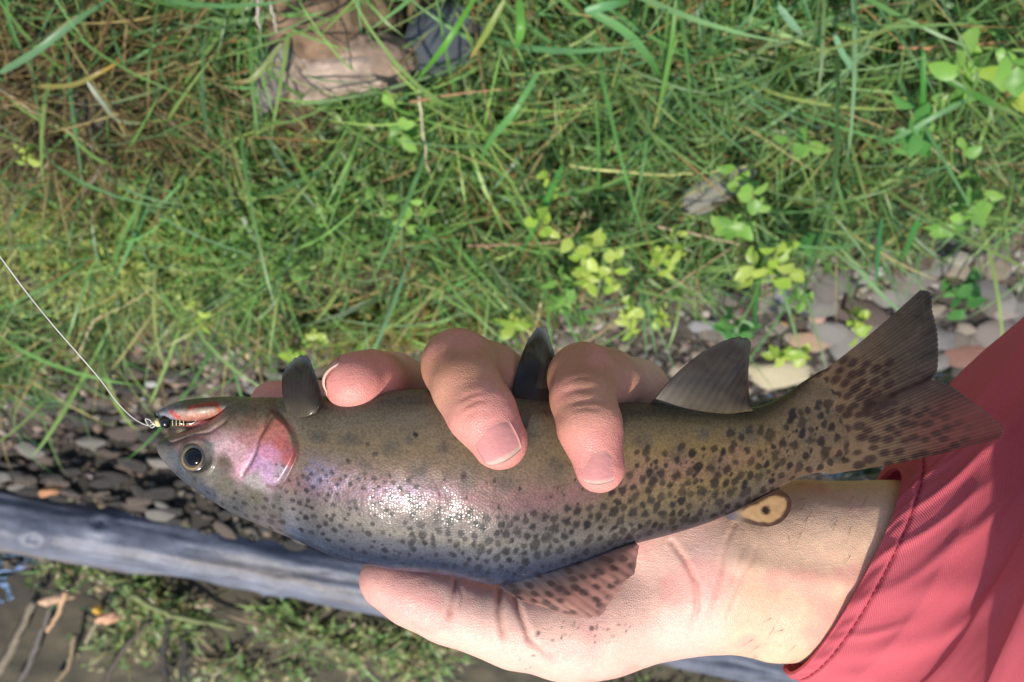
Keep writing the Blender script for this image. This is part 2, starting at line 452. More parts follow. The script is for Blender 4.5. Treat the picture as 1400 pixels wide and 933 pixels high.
# leaf litter and gravel too small to count
qn = 11000
x, y = in_view(qn, -0.85, 0.85, 0.45, 1.25)
s = y - edge_y(x)
kp = (s > -0.03) & (s < 0.5); x, y = x[kp], y[kp]; n = len(x)
base = np.array([(1, 0, 0), (0.3, 0.95, 0), (-0.8, 0.6, 0), (-0.8, -0.6, 0), (0.3, -0.95, 0), (0, 0, 0.75), (0, 0, -0.6)])
tri = np.array([[0, 1, 5], [1, 2, 5], [2, 3, 5], [3, 4, 5], [4, 0, 5], [1, 0, 6], [2, 1, 6], [3, 2, 6], [4, 3, 6], [0, 4, 6]])
sz = rng.uniform(0.0025, 0.010, n); az = rng.uniform(0, 6.283, n)
lb = base[None] * (1 + rng.normal(0, 0.18, (n, 7, 1))) * np.array([1.25, 0.8, 0.7])
ca, sa = np.cos(az)[:, None], np.sin(az)[:, None]
V = np.stack([lb[..., 0] * ca - lb[..., 1] * sa, lb[..., 0] * sa + lb[..., 1] * ca, lb[..., 2]], -1) * sz[:, None, None]
V += np.stack([x, y, height(x, y) + 0.001], -1)[:, None]
wetk = 1 - 0.5 * (y - edge_y(x) > 0.12)[:, None]
cc = np.repeat(wetk * pick([(116, 104, 90), (96, 88, 78), (140, 124, 104), (84, 70, 60), (150, 140, 128)], n), 7, 0)
tag(obj('gravel', mesh('gravel', V.reshape(-1, 3), (np.arange(n)[:, None, None] * 7 + tri).reshape(-1, 3), np.clip(cc, 0.01, 1)), M_stone), 'fine gravel along the water edge', 'gravel', kind='stuff')

# ------------------------------------------------------------------ stones
def stone_mesh(seed, sub=3, rough=0.30):
    import bmesh
    bm = bmesh.new(); bmesh.ops.create_icosphere(bm, subdivisions=sub, radius=1)
    co = np.array([v.co[:] for v in bm.verts])
    k = 1 + rough * fbm(co * 1.3 + seed * 7.1, 3, seed) * 1.6
    co2 = co * k[:, None]
    for q in range(3):                                               # a few worn flat faces
        nn = np.random.default_rng(seed * 9 + q).normal(0, 1, 3); nn /= np.linalg.norm(nn)
        d = co2 @ nn; lim = 0.8 + 0.06 * q
        co2 -= np.clip(d - lim, 0, None)[:, None] * nn * 0.8
    for v, c in zip(bm.verts, co2): v.co = c
    me = bpy.data.meshes.new('stone'); bm.to_mesh(me); bm.free()
    me.polygons.foreach_set('use_smooth', np.full(len(me.polygons), True)); me.update()
    return me
STONES = [stone_mesh(k + 1) for k in range(9)]
STONES_W = [m_.copy() for m_ in STONES]
for m_ in STONES: m_.materials.append(M_stone_o)
for m_ in STONES_W: m_.materials.append(M_wet_o)

def put_stone(name, px, py, w_px, h_px, col, label, group=None, wet=False, zoff=0.0, flat=0.5, rot=None, k=None):
    p = G(px, py, -0.03)
    for _ in range(3): p = G(px, py, float(height(np.array(p[0]), np.array(p[1]))) + 0.006)
    dist = float(np.dot(p - CAM, F_))
    a = w_px / FPX * dist / 2
    bb = h_px / FPX * dist / 2 / 0.82
    me = (STONES_W if wet else STONES)[rng.integers(0, 9) if k is None else k]
    o = obj(name, me, None); hz = flat * min(a, bb)
    o.location = (p[0], p[1], float(height(np.array(p[0]), np.array(p[1]))) + hz * 0.6 + zoff)
    o.scale = (a, bb, hz)
    o.rotation_euler = (rng.normal(0, 0.12), rng.normal(0, 0.12), rng.normal(0, 0.35) if rot is None else rot)
    c = lin(*col); c = (0.72 * c + 0.28 * c.mean()) * rng.uniform(0.85, 1.1); o.color = (*c, 1)
    return tag(o, label, 'stone', group)

big = [
 (1092, 372, 62, 46, (132, 124, 108), 'rounded olive grey stone beside the larger grey cobble on the dry bank'),
 (1140, 384, 58, 52, (140, 132, 120), 'broad grey cobble between the olive stone and the small pinkish stone'),
 (1183, 372, 34, 30, (158, 146, 140), 'small pinkish grey stone next to the broad grey cobble'),
 (1170, 424, 96, 36, (112, 92, 78), 'long flat brown stone in front of the grey cobbles'),
 (1203, 334, 62, 26, (168, 156, 138), 'pale flat stone at the foot of the grass bank'),
 (1247, 352, 52, 34, (120, 92, 80), 'dull red brown stone half under grass at the bank foot'),
 (1252, 372, 34, 28, (160, 156, 140), 'pale greenish stone below the red brown one'),
 (1310, 354, 40, 22, (182, 170, 150), 'small bleached stone lying by the green leaf trio'),
 (1358, 366, 54, 28, (160, 144, 116), 'tan oval stone on top of the dark cobbles'),
 (1352, 396, 70, 24, (112, 106, 98), 'long dark grey stone under the tan oval stone'),
 (1380, 422, 52, 26, (168, 150, 134), 'pale buff stone at the water edge'),
 (1368, 452, 74, 46, (140, 124, 112), 'large mottled grey brown cobble beside the red sleeve'),
 (1322, 482, 66, 40, (140, 92, 70), 'rusty red brown stone at the water edge'),
 (1322, 450, 26, 16, (180, 160, 134), 'tiny cream pebble resting above the rusty stone'),
 (1062, 506, 84, 42, (226, 206, 150), 'bright cream yellow oval stone at the water edge'),
 (1108, 466, 62, 26, (196, 152, 112), 'flat orange tan stone above the cream yellow stone'),
 (1117, 434, 28, 20, (204, 152, 126), 'salmon pink pebble among the tan stones'),
 (1078, 440, 18, 16, (206, 160, 70), 'little orange yellow pebble among the tan stones'),
 (1138, 452, 26, 18, (196, 140, 100), 'small orange brown pebble next to the flat orange tan stone'),
 (1083, 483, 24, 18, (212, 164, 120), 'small peach pebble just above the cream yellow stone'),
 (1072, 400, 28, 30, (150, 150, 158), 'small blue grey stone next to the olive grey stone'),
 (975, 242, 120, 40, (170, 164, 146), 'long pale grey stone half buried in grass'),
 (608, 42, 120, 78, (96, 104, 112), 'smooth slate blue stone in the grass beside the broken stump'),
 (132, 128, 84, 60, (116, 106, 86), 'dull brown stone sunk in the grass away from the stump'),
 (150, 162, 70, 22, (136, 118, 104), 'narrow pinkish brown stone below the dull brown stone'),
 (402, 368, 30, 26, (126, 100, 88), 'small brown stone in the grass at the bank edge'),
 (60, 380, 100, 30, (104, 90, 78), 'dark brown stone under grass by the dry stalk'),
 (870, 362, 52, 24, (146, 124, 98), 'tan stone under the yellow green leafy plants'),
 (960, 445, 36, 20, (164, 160, 160), 'small white grey stone beside the anal fin of the trout'),
 (205, 527, 20, 10, (220, 214, 206), 'tiny white pebble among the dark wet pebbles'),
]
for k, (px, py, w, h, c, lab) in enumerate(big):
    put_stone('stone', px, py, w, h, c, lab, zoff=0.022 if k in (21, 23, 24) else 0.008 if k in (22, 26) else 0.002, wet=k in (12, 11, 9), flat=0.62, k=k % 9)

DRY = [((128, 116, 100), 'grey brown pebble on the dry bank between the bigger stones', 'grey brown dry pebbles'),
       ((166, 146, 118), 'tan pebble on the dry bank between the bigger stones', 'tan dry pebbles'),
       ((90, 80, 72), 'dark pebble on the dry bank between the bigger stones', 'dark dry pebbles')]
for k in range(105):
    px, py = rng.uniform(930, 1420), 0
    py = rng.uniform(325 + (1420 - px) * 0.16, 545)
    q = DRY[rng.choice(3, p=[0.45, 0.3, 0.25])]; w = rng.uniform(14, 44)
    put_stone('pebble', px, py, w, w * rng.uniform(0.45, 0.75), q[0], q[1], q[2], zoff=-0.001)
WET = [((70, 63, 54), 'dark wet pebble in the shallow stream bed before the log', 'dark stream bed pebbles'),
       ((106, 88, 72), 'brown wet pebble in the shallow stream bed before the log', 'brown stream bed pebbles'),
       ((138, 128, 114), 'pale wet pebble in the shallow stream bed before the log', 'pale stream bed pebbles')]
for k in range(170):
    px = rng.uniform(-40, 470); py = rng.uniform(505, 662 + px * 0.2)
    q = WET[rng.choice(3, p=[0.55, 0.3, 0.15])]; w = rng.uniform(16, 46)
    put_stone('pebble', px, py, w, w * rng.uniform(0.3, 0.5), q[0], q[1], q[2], wet=True, zoff=0.006, flat=0.7)
for k in range(22):
    px = rng.uniform(1030, 1420); py = rng.uniform(345 + (1420 - px) * 0.12, 500)
    w = rng.uniform(40, 68)
    put_stone('cobble', px, py, w, w * rng.uniform(0.5, 0.75), [(150, 142, 130), (128, 122, 114), (140, 128, 112)][k % 3], ['light grey cobble half sunk among the dry pebbles', 'dark grey cobble half sunk among the dry pebbles', 'brownish cobble half sunk among the dry pebbles'][k % 3],
              ['light grey dry cobbles', 'dark grey dry cobbles', 'brownish dry cobbles'][k % 3], zoff=-0.002, flat=0.6)
for k in range(16):
    px = rng.uniform(490, 930); py = rng.uniform(440, 520)
    q = DRY[rng.choice(3)]; w = rng.uniform(14, 34)
    put_stone('pebble', px, py, w, w * 0.6, q[0], q[1], q[2])

# ------------------------------------------------------------------ log
def make_log():
    A, B = G(0, 694, -0.06), G(470, 788, -0.06)
    d = (B - A); L = np.linalg.norm(d); d /= L
    A0 = A - d * 0.5; L = 1.85; n, k = 260, 72
    t = np.linspace(0, 1, n); ph = np.linspace(0, 2 * math.pi, k, endpoint=False)
    up = np.array([0, 0, 1.0]); sd_ = np.cross(d, up); sd_ /= np.linalg.norm(sd_); up = np.cross(sd_, d)
    c = A0 + d * (t[:, None] * L) + sd_ * (0.012 * np.sin(t * 7))[:, None] + up * (0.006 * np.sin(t * 11 + 1))[:, None]
    P3 = np.stack([np.repeat(t[:, None], k, 1) * L * 6, np.repeat(np.cos(ph)[None], n, 0) * 1.2, np.repeat(np.sin(ph)[None], n, 0) * 1.2], -1)
    crk = np.abs(fbm(P3 * [0.5, 5, 5] + 3, 3, 61)); crk = np.exp(-(crk / 0.035) ** 2) * sstep(-0.05, 0.2, fbm(P3 * [0.7, 1.5, 1.5], 2, 63))
    r = 0.043 * (1 + 0.10 * np.sin(t * 5))[:, None] * (1 + 0.24 * fbm(P3, 4, 2) + 0.08 * fbm(P3 * [1, 7, 7], 3, 6) - 0.07 * crk)
    for (tt, pp, a) in ((0.30, 1.9, 0.012), (0.34, 2.6, 0.010), (0.47, 1.2, 0.010), (0.55, 2.3, 0.012)):   # knots
        g = np.exp(-((t[:, None] - tt) * L / 0.016) ** 2 - ((ph[None] - pp) / 0.35) ** 2); r = r + a * g - 1.3 * a * g ** 6
    V = c[:, None] + r[..., None] * (np.cos(ph)[None, :, None] * sd_ + np.sin(ph)[None, :, None] * up)
    w = fbm(P3 * [0.6, 2, 2], 4, 12)[..., None]; w2 = fbm(P3 * [0.8, 9, 9], 3, 15)[..., None]
    cl = lin(102, 105, 116) * (1 + 0.25 * w + 0.2 * w2)
    cl = cl * (1 - 0.6 * sstep(0.1, 0.45, w)) + 0.6 * sstep(0.1, 0.45, w) * lin(120, 104, 88) * (1 + 0.3 * w2)
    cl = cl * (1 - 0.6 * crk[..., None])
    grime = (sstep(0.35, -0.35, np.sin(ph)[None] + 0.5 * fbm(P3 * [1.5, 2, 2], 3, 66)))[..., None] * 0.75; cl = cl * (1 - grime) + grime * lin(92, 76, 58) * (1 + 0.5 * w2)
    org = A + np.array([0, 0, -0.05])
    me = mesh('fallen_log', V.reshape(-1, 3) - org, grid_faces(n, k, True), np.clip(cl.reshape(-1, 3), 0.02, 1))
    o = obj('fallen_log', me, M_log, loc=org)
    return tag(o, 'long weathered blue grey log lying along the stream', 'log')
M_log = solid_mat('weathered_log', 0.52, 0.35, 30, 0.6, 140, spec=0.5)
make_log()

# ------------------------------------------------------------------ out-of-view trees added on the far bank so their reflection darkens the stream
M_bark = solid_mat('tree_bark', 0.85, 0.4, 8, 0.8, 30)
def tree(x, y, hgt, cr, label, n=5200):
    base = np.array([x, y, float(height(np.array(x), np.array(y))) - 0.05])
    o = empty('tree', base, label, 'tree', None)
    P_ = spline([(0, 0, 0), (0.1, 0.05, hgt * 0.35), (-0.05, 0.1, hgt * 0.7), (0.05, 0, hgt)], 14)
    obj('trunk', tube_mesh('trunk', P_, np.linspace(0.16, 0.03, 14), 12, lin(84, 70, 56)), M_bark, o)
    q = np.random.default_rng(int(x * 10 + 100)); pts = []
    for k in range(9):
        a = q.uniform(0, 6.28); z0 = hgt * q.uniform(0.25, 0.85); L = cr * q.uniform(0.6, 1.1)
        e = np.array([math.cos(a) * L, math.sin(a) * L, z0 + 0.4 * L]); s0 = np.array([0.03, 0.05, z0])
        br = spline([s0, (s0 + e) / 2 + [0, 0, 0.15], e], 8)
        obj('branch', tube_mesh('branch', br, np.linspace(0.05, 0.012, 8), 7, lin(84, 70, 56)), M_bark, o)
        m2 = n // 9; t = q.uniform(0.3, 1, m2); c = br[(t * 7).astype(int)]
        pts.append(c + q.normal(0, 0.33 * cr, (m2, 3)) * [0.8, 0.8, 0.6])
    P2 = np.concatenate(pts)
    V, Fc, cc = small_leaves(P2, q.uniform(0.05, 0.10, len(P2)), pick([(60, 92, 40), (76, 108, 48), (52, 80, 38)], len(P2)), 0.4)
    obj('crown', mesh('crown', V, Fc, np.clip(cc, 0.003, 1)), M_grass, o)['kind'] = 'stuff'
for (x, y, h_, c_, lab) in ((-3.2, 4.6, 4.4, 1.3, 'out-of-view leaning leafy tree added on the far bank upstream'), (-0.9, 5.0, 5.2, 1.5, 'out-of-view tall leafy tree added on the far bank opposite the angler'),
                            (1.5, 4.7, 4.6, 1.4, 'out-of-view broad leafy tree added on the far bank beyond the log'), (3.8, 4.4, 4.2, 1.3, 'out-of-view smaller leafy tree added on the far bank downstream')):
    tree(x, y, h_, c_, lab)

# ------------------------------------------------------------------ broken stump
def chunk(name, px, py, sx, sy, sz, rot, col, seed, parent, org, zc=0.02, rough=0.5, sub=4):
    import bmesh
    bm = bmesh.new(); bmesh.ops.create_icosphere(bm, subdivisions=sub, radius=1)
    co = np.array([v.co[:] for v in bm.verts]); bm.verts.ensure_lookup_table()
    fc = np.array([[v.index for v in f.verts] for f in bm.faces]); bm.free()
    co = np.sign(co) * np.abs(co) ** 0.7
    rid = np.abs(fbm(co * [1.5, 6, 1.5] + seed, 4, seed))
    co2 = co * (1 + rough * fbm(co * 1.6 + seed, 4, seed + 3) - 0.25 * rid)[:, None] * np.array([sx, sy, sz])
    c_, s_ = math.cos(rot), math.sin(rot)
    co2 = np.stack([co2[:, 0] * c_ - co2[:, 1] * s_, co2[:, 0] * s_ + co2[:, 1] * c_, co2[:, 2]], -1)
    p = G(px, py, zc)
    f = fbm(co * 3 + seed, 4, seed + 8)[:, None]
    cl = lin(*col) * (1 + 0.7 * f) * (1 - 0.5 * rid[:, None])
    return obj(name, mesh(name, co2 + p - org, fc, np.clip(cl, 0.01, 1)), M_wood, parent)
so_ = G(455, 55, 0.0)
st = empty('broken_stump', so_, 'rotten broken stump with pale torn wood in the grass', 'stump')
chunk('bark_slab', 425, 22, 0.045, 0.05, 0.03, 0.3, (122, 98, 76), 3, st, so_, 0.015)
chunk('bark_slab', 385, 78, 0.018, 0.05, 0.022, -0.5, (112, 106, 98), 5, st, so_, 0.02)
chunk('torn_wood', 462, 92, 0.050, 0.024, 0.022, 0.2, (156, 136, 120), 8, st, so_, 0.03, 0.35)
chunk('torn_wood', 520, 78, 0.030, 0.022, 0.018, -0.5, (122, 102, 86), 11, st, so_, 0.03, 0.4)
chunk('bark_slab', 490, 25, 0.036, 0.05, 0.02, 0.1, (104, 90, 62), 14, st, so_, 0.01)
chunk('torn_wood', 420, 112, 0.020, 0.012, 0.012, 0.6, (168, 148, 120), 17, st, so_, 0.02, 0.4)

# ------------------------------------------------------------------ leafy plants (each leaf its own part)
def leaf_shape(seed, ratio=0.72, notch=0.0):
    rs = np.random.default_rng(seed); u = np.linspace(0, 1, 7); V = []; Fc = []
    hw = ratio * 0.5 * np.sin(np.pi * u ** 0.8) ** 0.75
    for i, (a, h) in enumerate(zip(u, hw)):
        for sgn, k in ((-1, 1.0), (0, 0), (1, 1.0)):
            V.append((a, sgn * h * (1 + 0.06 * rs.normal()), 0.10 * k * h / 0.36 - 0.25 * (a - 0.4) ** 2 + 0.015 * rs.normal()))
    for i in range(6):
        for j in range(2):
            q = i * 3 + j; Fc.append((q, q + 1, q + 4, q + 3))
    me = bpy.data.meshes.new('leaf'); me.from_pydata(V, [], Fc)
    me.polygons.foreach_set('use_smooth', np.full(len(me.polygons), True)); me.materials.append(M_leaf_o); me.update()
    return me
LEAVES = [leaf_shape(k, [0.66, 0.6, 0.74, 0.52][k]) for k in range(4)]

def plant(px, py, py_base, nleaf, size_px_, cols, label, spread=26, zt=0.09, group=None, dx=0, stems=1):
    size_px = size_px_ * 0.9; nleaf = int(nleaf * 1.9)
    top = G(px, py, zt); base = G(px + dx, py_base, 0.0)
    base[2] = float(height(np.array(base[0]), np.array(base[1]))) - 0.002
    o = empty('leafy_plant', base, label, 'plant', group)
    dist = float(np.dot(top - CAM, F_)); mm = dist / FPX
    per = max(2, nleaf // stems)
    for s_i in range(stems):
        off = np.array([rng.normal(0, spread * mm * (0.9 if stems > 1 else 0.1)), rng.normal(0, spread * mm * 0.8 if stems > 1 else 0), rng.normal(0, 0.012)])
        tp_ = top + off
        mid = (base + tp_) / 2 + np.array([rng.normal(0, 0.012), rng.normal(0, 0.012), 0.012])
        path = spline([base + off * [0.15, 0.15, 0], mid, tp_], 9)
        obj('stem', tube_mesh('stem', path - base, np.linspace(0.0013, 0.0007, 9), 6, lin(120, 128, 70)), M_stem, o)
        for k in range(per):
            t = 1 - 0.5 * (k / per) * (1 if stems > 1 else 1.1)
            q = path[min(8, int(t * 8))] + rng.normal(0, 0.0012, 3)
            az = k * 2.4 + rng.uniform(-0.5, 0.5) + s_i
            L = size_px * mm * rng.uniform(0.75, 1.15)
            lf = obj('leaf', LEAVES[rng.integers(0, 4)], None, o)
            lf.location = Vector(q - base); lf.scale = (L, L, L)
            lf.rotation_euler = (rng.normal(0, 0.4), rng.uniform(-0.55, 0.4), az)
            c = lin(*cols[rng.integers(0, len(cols))]) * rng.uniform(0.85, 1.15); lf.color = (*c, 1)
    return o
YG = [(168, 190, 78), (152, 182, 70), (184, 200, 96)]
LG = [(128, 172, 76), (112, 158, 70), (144, 184, 88)]
MG = [(84, 140, 66), (72, 124, 58), (96, 150, 74)]
plant(1020, 232, 300, 8, 30, LG, 'bright green sprig of round leaves in front of the long pale grey stone', zt=0.1, stems=2, spread=14)
plant(1014, 285, 330, 6, 32, LG, 'bright green sprig just below the long pale grey stone', zt=0.09)
plant(1042, 338, 450, 14, 34, YG, 'dense yellow green leaf cluster beside the olive grey stone', zt=0.11, stems=3, spread=22)
plant(820, 330, 430, 20, 26, YG, 'tall yellow green leafy plant over the tan stone', zt=0.11, stems=5, spread=34)
plant(880, 335, 420, 12, 22, YG, 'yellow green sprig leaning over the tan stone', zt=0.1, stems=3, spread=30)
plant(770, 385, 450, 12, 26, LG, 'light green leafy plant next to the tall yellow green one', zt=0.08, stems=3, spread=26)
plant(855, 412, 455, 8, 22, YG, 'small yellow green sprig with pointed leaves among pebbles', zt=0.07, stems=2, spread=16)
plant(905, 436, 465, 5, 22, YG, 'lone small yellow green sprig on the pebbles near the anal fin', zt=0.05)
plant(1325, 96, 150, 10, 46, LG, 'plant with large pale green leaves in the grass', zt=0.12, stems=3, spread=34)
plant(1392, 116, 160, 5, 44, YG, 'pale yellow green plant beside the one with large leaves', zt=0.12)
plant(1075, 178, 215, 3, 34, LG, 'single rounded light green leaves on a short stalk in dense grass', zt=0.09)
plant(1332, 258, 330, 16, 34, LG, 'spreading light green clump at the edge of the stony bank', zt=0.1, stems=4, spread=36)
plant(1286, 165, 210, 6, 28, LG, 'small three leaved light green plant between grass blades', zt=0.08)
plant(1312, 398, 430, 7, 38, MG, 'mid green leaf trio growing between the dry stones', zt=0.06, stems=2, spread=14)
plant(1106, 412, 435, 6, 24, LG, 'short light green sprig wedged between grey cobbles', zt=0.05)
plant(1100, 325, 350, 6, 28, MG, 'mid green leaves in the grass edge above the cobbles', zt=0.06, stems=2, spread=22)
plant(726, 268, 330, 9, 24, YG, 'narrow yellow green sprig in dark grass', zt=0.1, stems=2, spread=18)
plant(700, 420, 450, 4, 30, YG, 'round yellow green leaf pair on the mossy bank foot', zt=0.05)
plant(690, 462, 485, 5, 30, LG, 'round green leaves on the mossy ground under the fingers', zt=0.04)
plant(1000, 448, 475, 6, 34, MG, 'mid green broad leaves behind the anal fin of the trout', zt=0.05, stems=2, spread=18)
plant(1055, 480, 505, 8, 26, YG, 'yellow green leaves hanging over the cream yellow stone', zt=0.03, stems=2, spread=22)
plant(1170, 460, 480, 6, 24, YG, 'yellow green sprig beside the leading edge of the tail fin', zt=0.03, stems=2, spread=12)
plant(410, 462, 490, 7, 26, YG, 'yellow green sprig on the bank behind the pectoral fin', zt=0.05, stems=2, spread=16)
plant(265, 412, 440, 5, 18, YG, 'tiny yellow green sprig by the dry forked stalk', zt=0.06)
plant(530, 140, 175, 5, 34, LG, 'pair of light green leaves beside the broken stump', zt=0.08)
plant(40, 215, 245, 4, 20, YG, 'tiny yellow green bud leaves in straw coloured grass', zt=0.08)
plant(560, 262, 320, 9, 24, LG, 'low light green sprig in the middle of the grass bank', zt=0.07, stems=3, spread=30)
plant(1240, 140, 200, 5, 40, MG, 'long drooping mid green leaves among dry stalks', zt=0.09)

# ------------------------------------------------------------------ single stalks and blades that stand out
def stalk(pts, r_mm, col, label, cat='stalk', name='dry_stalk'):
    P = np.array([G(a, b_, z) for a, b_, z in pts]); base = P[0].copy()
    path = spline(P, 4 * len(P)) + rng.normal(0, 0.0006, (4 * len(P), 3))
    o = obj(name, tube_mesh(name, path - base, np.linspace(r_mm, r_mm * 0.5, len(path)) / 1000, 6, lin(*col)), M_twig, loc=base)
    return tag(o, label, cat)
stalk([(106, 490, 0.01), (125, 445, 0.02), (130, 438, 0.02), (175, 415, 0.03), (208, 393, 0.04)], 1.6, (176, 160, 120), 'pale dry kinked stalk standing behind the fishing line')
stalk([(780, 226, 0.06), (860, 236, 0.07), (950, 238, 0.05), (1040, 222, 0.04)], 1.6, (176, 176, 108), 'long pale straw lying across the grass by the long grey stone')
stalk([(800, 470, 0.0), (860, 430, 0.02), (930, 385, 0.03), (1000, 340, 0.04)], 1.7, (150, 130, 98), 'bare brown stalk slanting from the pebbles into the yellow green plants')
stalk([(900, 310, 0.05), (960, 322, 0.05), (1020, 336, 0.05)], 1.5, (176, 150, 122), 'short tan straight stalk pointing at the yellow green leaf cluster')
stalk([(640, 336, 0.05), (690, 334, 0.05), (780, 324, 0.05), (800, 290, 0.05)], 1.4, (150, 118, 92), 'thin reddish brown stalk bending through dark grass')
stalk([(1230, 66, 0.08), (1300, 64, 0.08), (1385, 56, 0.08)], 1.5, (176, 128, 88), 'orange brown straight stalk above the large pale green leaves')
stalk([(560, 140, 0.06), (630, 128, 0.06), (690, 122, 0.06)], 1.4, (160, 122, 86), 'reddish dry stalk near the slate blue stone')
stalk([(0, 122, 0.07), (60, 160, 0.06), (120, 196, 0.05), (150, 214, 0.05)], 1.8, (160, 142, 104), 'dry straw stalk slanting over the narrow pinkish stone')
stalk([(572, 118, 0.05), (578, 180, 0.06), (586, 236, 0.06)], 1.4, (184, 170, 140), 'upright bleached stalk in the middle of the grass bank')
stalk([(352, 0, 0.07), (352, 24, 0.07), (356, 42, 0.07)], 1.5, (176, 166, 148), 'bleached broken stalk beside the stump bark')
stalk([(368, 0, 0.08), (374, 24, 0.08), (380, 46, 0.07)], 1.4, (170, 160, 140), 'thin bleached stalk leaning on the stump bark')

def wide_blade(pts, w_mm, col, tipcol, label):
    P = np.array([G(a, b_, z) for a, b_, z in pts]); base = P[0].copy(); n = 22
    path = spline(P, n); t = np.linspace(0, 1, n)
    tn = np.gradient(path, axis=0); tn /= np.linalg.norm(tn, axis=1)[:, None]
    vw = CAM - path; vw /= np.linalg.norm(vw, axis=1)[:, None]
    sdv = np.cross(tn, np.array([0.1, -0.25, 1.0])); sdv /= np.linalg.norm(sdv, axis=1)[:, None]
    hw = w_mm / 2600 * np.interp(t, [0, 0.1, 0.5, 0.85, 1], [0.5, 0.9, 1, 0.6, 0.05])
    up = np.cross(sdv, tn)
    V = np.stack([path - sdv * hw[:, None] + up * hw[:, None] * 0.35, path, path + sdv * hw[:, None] + up * hw[:, None] * 0.35], 1).reshape(-1, 3)
    k = sstep(0.55, 0.9, t)[:, None]; c = lin(*col) * (1 - k) + k * lin(*tipcol); c = np.repeat(c, 3, 0)
    o = obj('grass_blade', mesh('grass_blade', V - base, grid_faces(n, 3), c), M_grass, loc=base)
    return tag(o, label, 'grass blade')
GR = (96, 148, 72)
wide_blade([(0, 100, 0.09), (50, 70, 0.11), (110, 25, 0.10), (160, -8, 0.08)], 7, (118, 158, 110), (118, 158, 100), 'long grey green blade arching over the dull brown stone')
wide_blade([(648, 0, 0.1), (610, 60, 0.11), (570, 110, 0.08)], 6, (104, 164, 60), (104, 160, 60), 'straight vivid green blade crossing the slate blue stone')
wide_blade([(690, 0, 0.1), (668, 40, 0.10), (642, 82, 0.08)], 6, (150, 168, 84), (190, 168, 92), 'yellowing blade with a dry tip near the slate blue stone')
wide_blade([(710, 0, 0.1), (712, 40, 0.11), (704, 70, 0.1)], 9, (110, 168, 70), GR, 'broad bright green blade hanging from a thick grass tuft')
wide_blade([(735, 100, 0.08), (705, 150, 0.09), (672, 190, 0.08), (656, 222, 0.06)], 7, (110, 166, 92), GR, 'wide pale midrib blade bent down from a grass node')
wide_blade([(800, 12, 0.1), (850, 40, 0.10), (880, 70, 0.09), (905, 108, 0.06)], 9, (112, 164, 96), GR, 'broad blue green dewy blade curving over dark grass')
wide_blade([(800, 16, 0.11), (830, 8, 0.11), (862, 2, 0.10)], 9, (116, 172, 110), GR, 'short broad pale green blade above the dewy one')
wide_blade([(924, 0, 0.1), (918, 60, 0.10), (905, 130, 0.08), (890, 190, 0.05)], 5, (112, 160, 76), (160, 160, 90), 'tall upright narrow blade with pale seed tip')
wide_blade([(1064, 8, 0.1), (1085, 35, 0.1), (1098, 48, 0.09)], 7, (140, 180, 140), (150, 180, 140), 'dewy whitish green blade bent beside a yellow leaf')
wide_blade([(1140, 45, 0.1), (1150, 70, 0.1), (1166, 95, 0.09), (1176, 120, 0.07)], 6, (140, 186, 140), GR, 'dew beaded blade lying between two upright blades')
wide_blade([(1262, 70, 0.1), (1262, 130, 0.1), (1257, 222, 0.05)], 6, (84, 150, 62), GR, 'straight dark green blade beside the large pale leaves')
wide_blade([(1328, 134, 0.09), (1280, 158, 0.1), (1230, 186, 0.09), (1190, 200, 0.06)], 6, (130, 172, 116), GR, 'long silvery green blade slanting under the large pale leaves')
wide_blade([(1275, 98, 0.09), (1330, 128, 0.1), (1400, 162, 0.08)], 7, (88, 140, 60), (140, 160, 90), 'long green blade slanting away under the large pale leaves')
wide_blade([(385, 60, 0.06), (345, 108, 0.07), (320, 112, 0.06)], 6, (150, 160, 100), (170, 140, 96), 'curled dry pale blade beside the stump')
wide_blade([(44, 118, 0.07), (100, 116, 0.08), (140, 98, 0.08), (168, 82, 0.07)], 5, (160, 150, 80), (206, 164, 72), 'orange yellow dry blade crossing the dull brown stone')
wide_blade([(120, 112, 0.08), (140, 140, 0.08), (165, 165, 0.06), (200, 170, 0.05)], 6, (170, 178, 150), (150, 168, 120), 'whitish bent blade over the narrow pinkish stone')
wide_blade([(1040, 330, 0.05), (1034, 400, 0.05), (1030, 465, 0.02)], 7, (66, 124, 58), (60, 110, 52), 'dark green upright blade under the yellow green leaf cluster')
wide_blade([(1205, 300, 0.07), (1200, 350, 0.05), (1198, 400, 0.02)], 5, (72, 140, 84), GR, 'thin blue green blade in front of the grey cobbles')
wide_blade([(1255, 300, 0.08), (1245, 325, 0.07), (1232, 360, 0.03)], 8, (84, 150, 74), GR, 'broad green blade hanging down over the red brown stone')
wide_blade([(770, 225, 0.09), (740, 290, 0.08), (712, 350, 0.05)], 7, (84, 146, 66), (90, 140, 60), 'wide green blade leaning through dark grass beside the narrow sprig')

# ------------------------------------------------------------------ sticks and wood chips past the log
def stick(pts, r0, r1, col, label, z=-0.05):
    P = np.array([G(a, b_, zz) for a, b_, zz in pts]); base = P[0].copy()
    path = spline(P, 16) + rng.normal(0, 0.0012, (16, 3))
    o = obj('stick', tube_mesh('stick', path - base, np.linspace(r0, r1, 16) * (1 + 0.12 * rng.normal(0, 1, 16)), 8, lin(*col)), M_twig, loc=base)
    return tag(o, label, 'stick')
stick([(-20, 950, -0.07), (20, 880, -0.05), (46, 822, -0.04)], 0.006, 0.005, (118, 106, 88), 'pale brown stick standing out of the mud beside the grey twin stick')
stick([(25, 940, -0.07), (55, 870, -0.05), (70, 828, -0.05)], 0.005, 0.004, (96, 88, 80), 'grey stick next to the pale brown one past the log')
stick([(68, 862, -0.05), (82, 832, -0.03), (92, 812, -0.02)], 0.0035, 0.003, (190, 152, 116), 'short orange stick under the flat wood chip')
